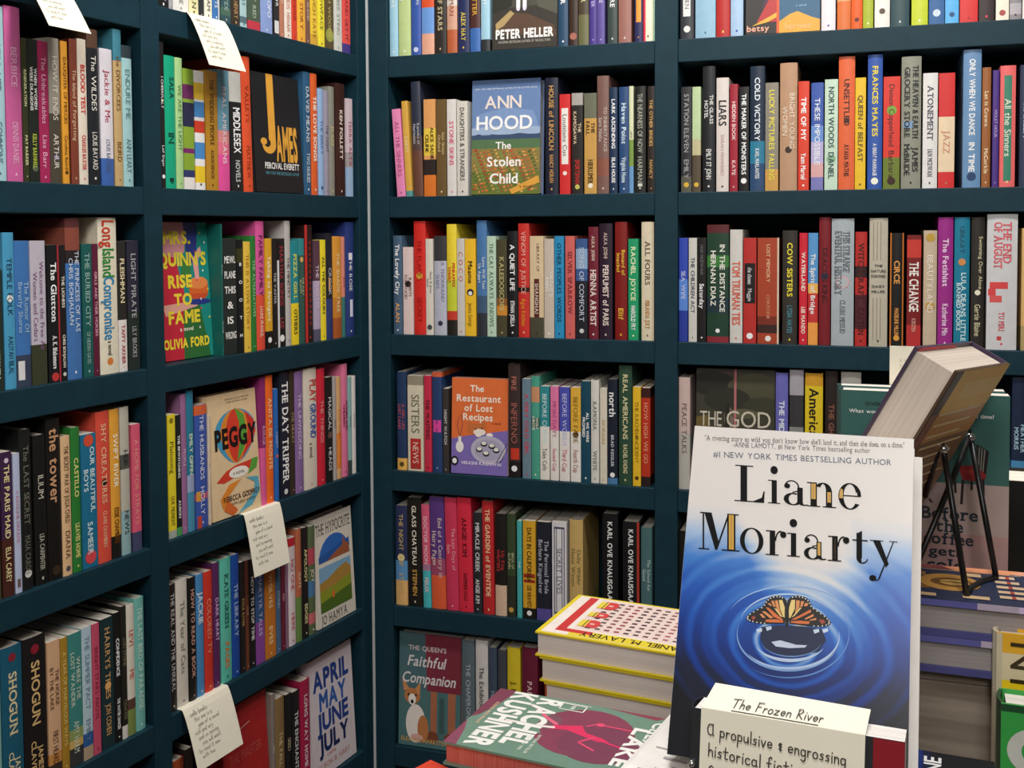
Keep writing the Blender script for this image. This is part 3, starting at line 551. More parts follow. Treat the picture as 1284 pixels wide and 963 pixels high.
SH.append(('N',1,840,0,2.892,'right-hand bay','second',[
(41,78,315,'2c2c30','a8a8a8','STATION ELEVEN~EMILY','black with grey capitals, beside upright',{'d':[(.93,.25,'d8b040')],'b':[(.85,1,'58564a')]}),
(81,111,315,'b9cfa0','6a7a58','SEA OF|TIME','pale green over brown with yellow dot',{'b':[(.5,.65,'c0b890'),(.65,1,'544838')],'d':[(.93,.28,'d8b040')],'T':[]}),
(118,163,240,'1f2024','d8d8d4','THE GLASS|HOTEL~EMILY ST JOHN','tall black with large white title',{'B':1}),
(168,212,282,'dcd2cc','2a2a2a','LIARS~SARAH MANGUSO','pale blush with bold black title',{'B':1,'T':[('LIARS',.2,.42,.6,.5,'2a2a2a'),('SARAH MANGUSO',.5,.86,.26,.5,'c0a0a0')]}),
(217,245,305,'9f2436','f0d0d0','HIDDEN BOOK~KATE','dark red with white capitals',{'B':1}),
(250,285,315,'1a1a1c','ffffff','THE MAKER OF MONSTERS','black with white capitals and white emblem',{'B':1,'d':[(.9,.3,'f0f0f0')]}),
(290,342,240,'1c2c40','dce4ec','COLD VICTORY~KARL MARLANTES','navy over turquoise water',{'B':1,'b':[(.6,.78,'2a7a98'),(.78,1,'2c4a70')]}),
(345,392,300,'8a8478','e8d850','LUCKY PICTURES~FALLING','grey gold with yellow lettering',{'B':1,'b':[(.8,1,'c89a50')]}),
(398,460,228,'b89274','f0dcc8','BRIGHT YOUNG|WOMEN','tall tan brown',{'d':[(.68,.2,'3a2820')]}),
(464,503,295,'d8412a','ffffff','TIME OF MY~Yann Martel','red orange with white lettering',{'B':1}),
(511,555,300,'3a58a8','f0f4ff','THESE IMPOSSIBLE','blue fading to peach clouds',{'b':[(.4,.55,'6a90d0'),(.55,.75,'b8b0d8'),(.75,.88,'d8a8a8'),(.88,1,'7a7ab8')]}),
(560,607,288,'c4dcc8','2a4a48','NORTH WOODS~DANIEL','mint with green capitals',{'B':1,'d':[(.72,.35,'8ab090')]}),
(610,668,205,'e0673c','4a1c10','UNSETTLED~AYANA MATHIS','tall orange with dark capitals',{'B':1,'d':[(.48,.18,'3a1c14')]}),
(670,708,282,'e6bd2c','5a4a10','QUEEN of BELFAST','yellow with dark capitals',{'B':1}),
(715,768,198,'3558a8','f0d840','FRANCES MAYES~A GREAT MARRIAGE','tall blue with yellow capitals',{'B':1,'k2':'f0f0f0','d':[(.94,.25,'f0f0e0')]}),
(772,832,278,'d8392c','3a1010','Demon Copperhead~Barbara','red with green rings and foot',{'b':[(.72,1,'6a7a2c')],'d':[(.3,.3,'7aa03a'),(.93,.25,'3a2014')]}),
(837,908,205,'8d8e80','1a1a1a','THE HEAVEN & EARTH|GROCERY STORE~JAMES|McBRIDE','thick grey with black capitals',{'B':1,'l':[(.49,.54,.1,.6,'7a9ac0')]}),
(915,968,265,'e2e0de','5a5a68','ATONEMENT~IAN MCEWAN','white with grey capitals',{'B':1}),
(972,1030,265,'d02c2c','b08060','JAZZ','red with cream painted middle',{'b':[(.38,.86,'e6cfae')],'T':[('JAZZ',.5,.7,.4,.5,'c88a68')]}),
(1060,1125,180,'6a90b8','f4f4f4','ONLY WHEN WE DANCE~IN TIME','tallest, steel blue with white capitals',{'B':1,'d':[(.92,.26,'24406a')]}),
(1129,1160,245,'9a5f34','f0d8b0','Let it Crown~McCorkle','brown with cream script',{'B':1}),
(1167,1190,255,'4a3080','c0a8e0','VIOLET HOUR','thin purple',{}),
(1194,1250,238,'e86a6a','f0d8a0','The Marriage Portrait','coral pink with green script band',{'l':[(.08,.95,.25,.75,'3a8068')],'T':[('All the Sinners',.12,.9,.4,.5,'e8f0d8')]}),
(1266,1312,235,'2c3650','c0c8d8','HARLEM','navy, cut by the right photo edge',{}),
]))
SH.append(('N',2,840,250,2.892,'right-hand bay','third',[
(33,64,140,'3048b0','d0d8f4','SEA WIFE','blue with pale middle, beside upright',{'b':[(.4,.7,'5a88d8'),(.7,1,'283c98')]}),
(68,97,140,'cfccc6','505868','THE CHILDREN ACT','pale grey with dark capitals',{'B':1}),
(100,130,140,'1c1a1a','ffffff','Saturday','black with white title',{'B':1,'T':[('IAN MCEWAN',.06,.36,.3,.5,'707070'),('Saturday',.44,.68,.5,.5,'f4f4f4')]}),
(134,212,92,'21402f','e8e8dc','IN THE DISTANCE|HERNAN DIAZ','thick dark green patterned with maroon head',{'b':[(0,.07,'5a2428'),(.26,.36,'3a7a38'),(.62,.75,'20343c'),(.95,1,'8a2a34')],'B':1,'d':[(.9,.1,'f0f0f0')]}),
(217,262,110,'d3d0ca','d8503a','THE TROJAN|LIES','light grey with orange capitals',{'B':1,'T':[('TOM TRUMAN TIES',.28,.84,.6,.5,'d8604a')]}),
(266,312,140,'b8302c','f0f0f0','the|once~Maggie','red with black label',{'l':[(.24,.62,.08,.92,'1c1a1a')],'T':[('the chosen',.28,.44,.4,.5,'f0f0f0'),('Maggie',.48,.6,.3,.5,'e0e0e0')],'d':[(.93,.25,'f0f0f0')]}),
(317,394,140,'a8442a','f0c8a0','LOST MEMORY','thick rust with shadowy foot',{'b':[(.74,.82,'7a3020'),(.82,.9,'3a2420')],'l':[(0,1,.92,1,'d8c8b0')],'d':[(.95,.14,'f0e8e0')],'T':[('LOST MEMORY',.06,.42,.16,.5,'f0c8a0'),('CHRISTINE',.5,.8,.14,.5,'d89a78')]}),
(407,460,113,'35312c','f0e03a','COW SISTERS~LYDIA HAYES','charcoal with yellow brush title',{'B':1,'k2':'4a8a98'}),
(468,497,122,'d0283a','fff0e0','WATERLAND~LEE MANDO','red with white capitals',{'B':1}),
(500,535,122,'5a98d0','f0f0f0','The Spirit of Bridge','blue red and orange striped',{'b':[(.45,.54,'f0b860'),(.54,.8,'c83838'),(.8,1,'f0a04a')],'B':1}),
(539,580,65,'7a1f28','3a0c10','DEACON KING','tall maroon with dark oval',{'d':[(.46,.32,'2c3048')]}),
(584,665,70,'a9b2b8','58606a','THIS STRANGE EVENTFUL|HISTORY CLAIRE','thick silver with pink ring',{'B':1,'d':[(.5,.3,'d8a8b0'),(.5,.24,'b4bcc0')],'T':[('THIS STRANGE',.1,.42,.3,.66,'6a727a'),('EVENTFUL HISTORY',.1,.6,.3,.3,'6a727a'),('CLAIRE MESSUD',.64,.9,.3,.5,'6a727a')]}),
(670,712,118,'b8302c','4a1414','WITCHCRAFT~KALYNN','red and black banded',{'B':1,'b':[(.3,.4,'3a2428'),(.55,.85,'50242c')]}),
(721,787,68,'bdb6a4','333333','THE|TOBACCO~WIVES','taupe with fine vertical lines',{'l':[(.03,.33,.2,.24,'8a826e'),(.03,.33,.4,.44,'8a826e'),(.03,.33,.6,.64,'8a826e'),(.62,.95,.2,.24,'8a826e'),(.62,.95,.4,.44,'8a826e'),(.62,.95,.6,.64,'8a826e')],'S2':[('THE',.38,'333333'),('NATURE',.42,'333333'),('POISONED',.46,'333333'),('DAISY',.54,'333333'),('MILLER',.58,'333333')],'T':[]}),
(796,845,122,'1c1a18','e8a050','CIRCE~MADELINE MILLER','black with copper border',{'l':[(0,1,0,.1,'c8742c'),(0,1,.9,1,'c8742c')],'B':1,'d':[(.92,.22,'e0a040')]}),
(857,908,130,'7a1a1c','ffffff','THE CHANGE~KIRSTEN','dark red with bold white title',{'B':1,'b':[(.04,.2,'c83a30'),(.8,1,'b83030')],'T':[('THE CHANGE',.24,.68,.62,.5,'f8f0e8'),('KIRSTEN',.74,.86,.3,.5,'e0a090')]}),
(917,965,113,'c8b49c','f0e8dc','BEAUTYLAND','beige with gold flowers',{'d':[(.06,.34,'c09a40'),(.64,.36,'c09a50')]}),
(969,1023,65,'9a2a86','f0d0ec','The Fetishist~Katherine Min','tall magenta',{'B':1}),
(1028,1083,65,'1a7a98','d0ecf0','LULA DEANS LITTLE|OF BANNED BOOKS','tall turquoise',{'B':1,'d':[(.34,.25,'d08a50')],'T':[('LIBRARY',.04,.3,.26,.5,'1a5a72'),('LULA DEANS LITTLE',.42,.94,.3,.62,'d0ecf0'),('BANNED BOOKS',.5,.86,.26,.3,'d0ecf0')]}),
(1089,1137,65,'2c2824','e0d8b0','Swimming Over Alone|~Gertie Blaine','tall charcoal with cream script and dot',{'d':[(.57,.22,'f0ead0')]}),
(1146,1256,50,'d0d0d2','e04a5a','THE END|OF AUGUST','very thick light grey with red bird',{'B':1,'T':[('THE END',.06,.36,.26,.66,'e0606a'),('OF AUGUST',.06,.4,.26,.36,'e0606a'),('YU MIRI',.72,.86,.18,.5,'d84858')],'l':[(.5,.55,.1,.7,'d84848'),(.55,.6,.05,.3,'d84848'),(.6,.65,.1,.5,'d85858'),(.9,.93,.35,.5,'c84040')]}),
(1272,1330,105,'d9b070','5a4a28','DESERT','tan, cut by the right photo edge',{'b':[(.8,1,'b09a68')]}),
]))
SH.append(('N',3,840,420,2.892,'right-hand bay','fourth',[
(32,72,155,'cdb4ae','6a5a58','PEACE TALKS','pale pink over grey, beside upright',{'b':[(.5,1,'b8b4ac')]}),
('F',88,378,130,'3c3a30','god','face-out dark tree picture with thin capitals',{'th':.026}),
(382,426,138,'6a6ab8','e8ecff','THE MIDNIGHT','periwinkle over blue',{'b':[(.55,1,'2c4aa0')],'B':1}),
(432,482,125,'3a3a3c','8a8a8c','SOLITO','black and white photographic',{'b':[(0,.2,'a8a4ac'),(.45,.8,'8a8a88')],'T':[]}),
(488,552,140,'e0c42a','1c1a14','American Dirt','yellow with black serif title',{'B':1,'b':[(0,.1,'d09a2c')],'T':[('American Dirt',.12,.8,.5,.5,'1c1a14')]}),
(561,606,130,'2c2220','8a5a4a','THE GHOSTS','dark brown with copper lettering',{'B':1}),
(618,690,135,'a8a49e','d8d4d0','ISABEL','grey with dark side, left behind the green cover',{'B':1}),
(1236,1292,130,'1d2a44','a8c8d8','HEATHER|MORRIS','navy over blue, near the right photo edge',{'B':1,'b':[(.62,.85,'4a8ab8'),(.85,1,'c8a878')]}),
]))
SH.append(('N',4,840,420,2.892,'right-hand bay','fifth',[
(32,80,712,'1c1a1a','c0c0c0','NIGHT','black, half hidden by the large white cover',{}),
]))
# ---------------------------------------------------------------- room geometry
ZT = [1.642, 1.34203, 1.04505, .74822, .44968, .13736]       # tops of the shelf boards
TOPZ = 1.94
DIRM = Vector((math.sin(ANG), -math.cos(ANG), 0)); NIN = Vector((-math.cos(ANG), -math.sin(ANG), 0))
def face_pt(fc, t, z, back=0.0):
    if fc == 'N': return Vector((t, back, z))
    p = DIRM*t + NIN*back; return Vector((p.x, p.y, z))
ROTZ = {'N': 0.0, 'M': math.atan2(math.cos(ANG), -math.sin(ANG))}
SGN = {'N': 1, 'M': -1}
def hit_face(fc, u, v, back):
    """point where the sight line through a photo pixel meets the vertical plane of a book row"""
    d = proj_dir(u, v)
    n = Vector((0, 1, 0)) if fc == 'N' else NIN
    k = (back - (CAM).dot(n))/d.dot(n); p = CAM + d*k
    t = p.x if fc == 'N' else p.dot(DIRM)
    return t, p.z
def t_on_shelf(fc, u, z, back):
    """position along the row where a point at height z appears at photo column u"""
    A = face_pt(fc, 0, z, back)-CAM; D = Vector((1, 0, 0)) if fc == 'N' else DIRM
    n = right*FPX - fwd*(u-PX)
    return -A.dot(n)/D.dot(n)
def hexs(o, *ks): return o
# ---------------------------------------------------------------- a book standing with its spine out
def spine_y(x, w, bulge): 
    q = min(1, abs(2*x/w)); return bulge*q*q
def put_text(mb, ln, bold, L, z_top, xc, cap, w, bulge, m, maxsx=1.15):
    """one line running down the spine: reading direction -z, letter tops towards +x"""
    V, Fc, nat = layout(ln, bold)
    s = cap; sx = L/(nat*s)
    if sx > maxsx: sx = maxsx
    if sx < .62: s = max(L/(nat*.62), .0012); sx = L/(nat*s)
    used = nat*s*sx; z0 = z_top-(L-used)*.5
    vs = []; near = 0 if abs(xc) < s*.6 else abs(xc)-s*.6; yf = spine_y(near, w, bulge)-.0004
    for a, b in V:
        x = xc+(b-.5)*s; vs.append((x, yf, z0-a*s*sx))
    mb.mesh(vs, Fc, m)
def shelf_book(name, label, group, loc, rotz, w, h, d, hard, cover, ink, text, ex, lean=0.0):
    root = empty(name, loc, rotz, label, 'book', group)
    if lean: root.rotation_euler = (0, lean, rotz)
    th = .0022 if hard else .0009
    th = min(th, w*.18)
    bulge = min(.0022 if hard else .0008, w*.1)
    base = mat(cover); inkm = mat(ink)
    xs = [-w/2+w*i/8 for i in range(9)]
    arc = [(x, spine_y(x, w, bulge)) for x in xs]
    prof = [(-w/2, d)]+arc+[(w/2, d)]
    inn = [(-w/2+th, d)]+[(max(-w/2+th, min(w/2-th, x)), spine_y(x, w, bulge)+th) for x in xs]+[(w/2-th, d)]
    cuts = {0.0, 1.0}
    for b in ex.get('b', []): cuts.add(b[0]); cuts.add(b[1])
    cuts = sorted(cuts)
    mb = MB()
    for a, b in zip(cuts[:-1], cuts[1:]):
        mid = (a+b)/2; c = base
        for q in ex.get('b', []):
            if q[0] <= mid < q[1]: c = mat(q[2])
        za, zb = h*(1-a), h*(1-b)
        for i in range(len(prof)-1):
            p, q = prof[i], prof[i+1]
            side = i == 0 or i == len(prof)-2
            mb.poly([(p[0], p[1], zb), (q[0], q[1], zb), (q[0], q[1], za), (p[0], p[1], za)], c if (not side or ex.get('wrap', 1)) else base)
    inner = mat('d8d2c6', .7)
    for i in range(len(prof)-1):
        p, q = inn[i], inn[i+1]; P, Q = prof[i], prof[i+1]
        mb.poly([(q[0], q[1], 0), (p[0], p[1], 0), (p[0], p[1], h), (q[0], q[1], h)], inner)
        topc = base
        mb.poly([(P[0], P[1], h), (Q[0], Q[1], h), (q[0], q[1], h), (p[0], p[1], h)], topc)
        mb.poly([(Q[0], Q[1], 0), (P[0], P[1], 0), (p[0], p[1], 0), (q[0], q[1], 0)], base)
    for a, b in ((prof[0], inn[0]), (inn[-1], prof[-1])):
        mb.poly([(a[0], a[1], 0), (b[0], b[1], 0), (b[0], b[1], h), (a[0], a[1], h)], base)
    # printed panels, dots and lettering on the spine
    for f0, f1, g0, g1, c in ex.get('l', []):
        n = 4; m = mat(c)
        for i in range(n):
            xa = -w/2+w*(g0+(g1-g0)*i/n); xb = -w/2+w*(g0+(g1-g0)*(i+1)/n)
            mb.poly([(xa, spine_y(xa, w, bulge)-.00015, h*(1-f1)), (xb, spine_y(xb, w, bulge)-.00015, h*(1-f1)), (xb, spine_y(xb, w, bulge)-.00015, h*(1-f0)), (xa, spine_y(xa, w, bulge)-.00015, h*(1-f0))], m)
    for k, (f, r, c) in enumerate(ex.get('d', [])):
        m = mat(c); r = r*w
        ring = [(r*math.cos(t*math.pi/7), h*(1-f)+r*math.sin(t*math.pi/7)) for t in range(14)]
        mb.poly([(x, -.00022-.00006*k, z) for x, z in ring], m)
    B = bool(ex.get('B'))
    if sum(map(ord, text+cover)) % 5 < 2: B = 'S' if B else 's'
    if 'S' in ex:
        ws = ex['S']; n = len(ws); z1, z0 = h*.9, h*.12
        for i, wd_ in enumerate(ws):
            V, Fc, nat = layout(wd_, True); cell = (z1-z0)/n; cap = min(cell*.62, w*.34); sx = min(1.4, w*.8/(nat*cap))
            zb = z1-cell*(i+.85)
            mb.mesh([((a-nat/2)*cap*sx, -.0005, zb+b*cap) for a, b in V], Fc, inkm)
    else:
        if 'T' in ex:
            for tx, f0, f1, capf, xf, c in ex['T']:
                put_text(mb, tx, B, (f1-f0)*h, h*(1-f0), -w/2+w*xf, capf*w, w, bulge, mat(c))
        else:
            parts = text.split('~'); title = parts[0].split('|')
            ink2 = mat(ex['k2']) if 'k2' in ex else inkm
            auth = [p.strip() for p in '|'.join(parts[1:]).split('|') if p.strip()]
            e = .62 if auth else .84
            spec = [(title, .07, e, inkm, B)]
            if auth: spec.append((auth, .66, .9, ink2, B))
            for lines, f0, f1, m, bb in spec:
                n = len(lines)
                for i, t in enumerate(lines):
                    cap = min(.0095, (.44 if n == 1 else .27)*w); xc = 0 if n == 1 else (.5-i)*w*.42 if n == 2 else (1-i)*w*.3
                    put_text(mb, t, bb, (f1-f0)*h, h*(1-f0), xc, cap, w, bulge, m)
        if 'S2' in ex:
            for t, f, c in ex['S2']:
                V, Fc, nat = layout(t, True); cap = w*.14; sx = min(1.2, w*.8/(nat*cap))
                mb.mesh([((a-nat/2)*cap*sx, -.0005, h*(1-f)+b*cap) for a, b in V], Fc, mat(c))
        if 'd' not in ex and not (ex.get('b') and ex['b'][-1][1] == 1):
            V, Fc, nat = layout('A' if h > .2 else 'P', True); cap = min(.006, w*.28)
            zz = h*.035
            kk = sum(map(ord, text)) % 3; cap *= .7
            x = [(-.35, 0), (.35, 0), (.35, 1), (-.35, 1)] if kk == 0 else [(-.5, 0), (.5, 0), (0, 1.1)] if kk == 1 else [(.5*math.cos(q*math.pi/5), .5+.5*math.sin(q*math.pi/5)) for q in range(10)]
            mb.poly([(a*cap, -.0003, zz+b*cap) for a, b in x], inkm)
    mb.build('cover', root)
    pg = MB(); ins = .003 if hard else .0004
    y0 = bulge+th; e = .0002
    pg.box((-w/2+th+e, y0+e, ins), (w/2-th-e, d-(.004 if hard else .0005), h-ins), PAGE_X)
    pg.build('page_block', root)
    return root
# ---------------------------------------------------------------- a book showing its front cover
def art_to(mb, ops, w, h, y0=-.0002):
    """ops: flat printed shapes in cover fractions, x from the left edge, y down from the top"""
    k = 0; st_ = min(.00006, .0007/max(1, len(ops)))
    def P(x, y):
        x = max(0.0, min(1.0, x)); y = max(0.0, min(1.0, y)); return (-w/2+x*w, y0-k*st_, h*(1-y))
    for op in ops:
        k += 1; t = op[0]
        if t == 'r':
            _, x0, ya, x1, yb, c = op; mb.poly([P(x0, yb), P(x1, yb), P(x1, ya), P(x0, ya)], mat(c))
        elif t == 'e':
            _, cx, cy, rx, ry, c = op; mb.poly([P(cx+rx*math.cos(-a*math.pi/14), cy+ry*math.sin(-a*math.pi/14)) for a in range(28)], mat(c))
        elif t == 'p':
            pts = [P(x, y) for x, y in op[1]]
            ar = sum(pts[i][0]*pts[(i+1) % len(pts)][2]-pts[(i+1) % len(pts)][0]*pts[i][2] for i in range(len(pts)))
            mb.poly(pts if ar > 0 else pts[::-1], mat(op[2]))
        elif t == 't':      # text, centre x, baseline y, cap height (of h), colour, max width, bold, stretch
            _, s, cx, by, ch, c = op[:6]; mw = op[6] if len(op) > 6 else .9; bold = op[7] if len(op) > 7 else True; st = op[8] if len(op) > 8 else None
            it = s.startswith('/'); s = s.lstrip('/')
            V, Fc, nat = layout(s, bold); V = [(a+.25*b, b) for a, b in V] if it else V; cap = ch*h; sx = min(1.0 if st is None else 9, mw*w/(nat*cap))
            if st: sx = mw*w/(nat*cap)
            mb.mesh([(-w/2+cx*w+(a-nat/2)*cap*sx, y0-k*st_, h*(1-by)+b*cap) for a, b in V], Fc, mat(c))
        elif t == 'l':      # a line of some width
            _, pts, wd_, c = op; m = mat(c)
            for (xa, ya), (xb, yb) in zip(pts[:-1], pts[1:]):
                dx, dy = (xb-xa)*w, (yb-ya)*h; L = math.hypot(dx, dy) or 1; nx, ny = -dy/L*wd_/2, dx/L*wd_/2
                q = [P(xa+nx/w, ya+ny/h), P(xb+nx/w, yb+ny/h), P(xb-nx/w, yb-ny/h), P(xa-nx/w, ya-ny/h)]
                mb.poly(q, m)
    return mb
def front_book(name, label, group, mw, w, h, t, hard, cover, ops=(), spine='', pages=None, back=None, endpaper='e0dad0', custom=None, th=None):
    """local frame: front cover in the plane y=0 facing -y, spine on the left, foot at z=0"""
    root = empty(name, None, 0, label, 'book', group, mw)
    th = th or (.0024 if hard else .0008); ov = .003 if hard else .0003
    base = mat(cover) if isinstance(cover, str) else cover; bk = mat(back) if back else base
    mb = MB()
    mb.box((-w/2, 0, 0), (w/2, th, h), base)
    mb.box((-w/2, t-th, 0), (w/2, t, h), bk)
    n = 6; sp = mat(spine) if spine else base
    arc = [(-w/2-.0025*math.sin(math.pi*i/n), th+(t-2*th)*i/n) for i in range(n+1)]
    for i in range(n):
        a, b = arc[i], arc[i+1]
        mb.poly([(b[0], b[1], 0), (a[0], a[1], 0), (a[0], a[1], h), (b[0], b[1], h)], sp)
        mb.poly([(a[0], a[1], h), (a[0]+th, a[1], h), (b[0]+th, b[1], h), (b[0], b[1], h)], sp)
        mb.poly([(a[0]+th, a[1], 0), (b[0]+th, b[1], 0), (b[0]+th, b[1], h), (a[0]+th, a[1], h)], sp)
        mb.poly([(a[0], a[1], 0), (b[0], b[1], 0), (b[0]+th, b[1], 0), (a[0]+th, a[1], 0)], sp)
    art_to(mb, ops, w, h)
    if custom: custom(mb, w, h)
    mb.build('cover', root)
    pg = MB(); pg.box((-w/2+.0015+(th if hard else 0), th+.0001, ov), (w/2-ov, t-th-.0001, h-ov), pages or PAGE_Y); pg.build('page_block', root)
    return root
# ---------------------------------------------------------------- the room shell
def struct(name, a, b, m):
    mb = MB(); mb.box(a, b, m); o = mb.build(name); o['kind'] = 'structure'; return o
WALLM = grain_mat('wall_paint', 'a9a59c', 'b4b0a8', .8, (1, 1, 1), 6)
FLOORM = grain_mat('floor_boards', '5b4635', '7a614a', .5, (1, 12, 1), 2.5)
CEILM = grain_mat('ceiling_paint', 'c9c6c0', 'd2cfc9', .9, (1, 1, 1), 6)
struct('floor', (-2.2, -4.5, -.05), (3.6, .6, 0), FLOORM)
struct('ceiling', (-2.2, -4.5, 2.8), (3.6, .6, 2.85), CEILM)
struct('wall_back', (-.6, .225, 0), (3.6, .28, 2.8), WALLM)
mb = MB()
c = [face_pt('M', -.35, 0, .225), face_pt('M', 3.6, 0, .225), face_pt('M', 3.6, 0, .28), face_pt('M', -.35, 0, .28)]
vs = c+[p+Vector((0, 0, 2.8)) for p in c]
mb.mesh(vs, [(0, 3, 2, 1), (4, 5, 6, 7), (0, 1, 5, 4), (1, 2, 6, 5), (2, 3, 7, 6), (3, 0, 4, 7)], WALLM)
mb.build('wall_left')['kind'] = 'structure'
mb = MB(); mb.box((-.0105, .006, .0), (.004, .012, 2.3), mat('cfd3d4', .6)); mb.build('light_gap_strip_1')['kind'] = 'structure'  # pale strip standing in for light showing through the gap between the cases
# ---------------------------------------------------------------- bookcases: local x to the right along the front, y into the case
DEP = .215; TH = .045
def bookcase(label, loc, rotz, uprights, x0, x1):
    root = empty('bookcase', loc, rotz, label, 'bookcase', 'dark teal bookcases')
    for a, b in uprights:
        mb = MB(); mb.box((a, 0, 0), (b, DEP, 2.3), TEAL); mb.build('upright', root, bevel=.0012)
    mb = MB(); mb.box((x0, DEP+.0003, .02), (x1, DEP+.009, 2.3), TEAL); mb.build('back_panel', root)
    us = sorted(uprights)
    for (a, b), (c_, d_) in zip(us[:-1], us[1:]):
        for z in [TOPZ]+ZT:
            mb = MB(); mb.box((b+.0003, .0006, z-TH), (c_-.0003, DEP, z), TEAL); mb.build('shelf', root, bevel=.0015)
        mb = MB(); mb.box((b+.0003, .03, 0.001), (c_-.0003, .045, ZT[-1]-TH-.0003), mat('15191b')); mb.build('toe_kick', root)
    return root
N0, N1, R0, R1 = .0478, .625, .671, 1.385
M1, M0, L1, L0 = .0364, .6137, .6534, 1.26
bookcase('dark teal bookcase along the back wall, right of the corner', (0, 0, 0), 0, [(.0035, N0), (N1, R0), (R1, R1+.046)], .0035, R1+.046)
bookcase('dark teal bookcase along the left wall, left of the corner', (0, 0, 0), ROTZ['M'], [(-M1, -.0035), (-L1, -M0), (-L0-.046, -L0)], -L0-.046, -.0035)
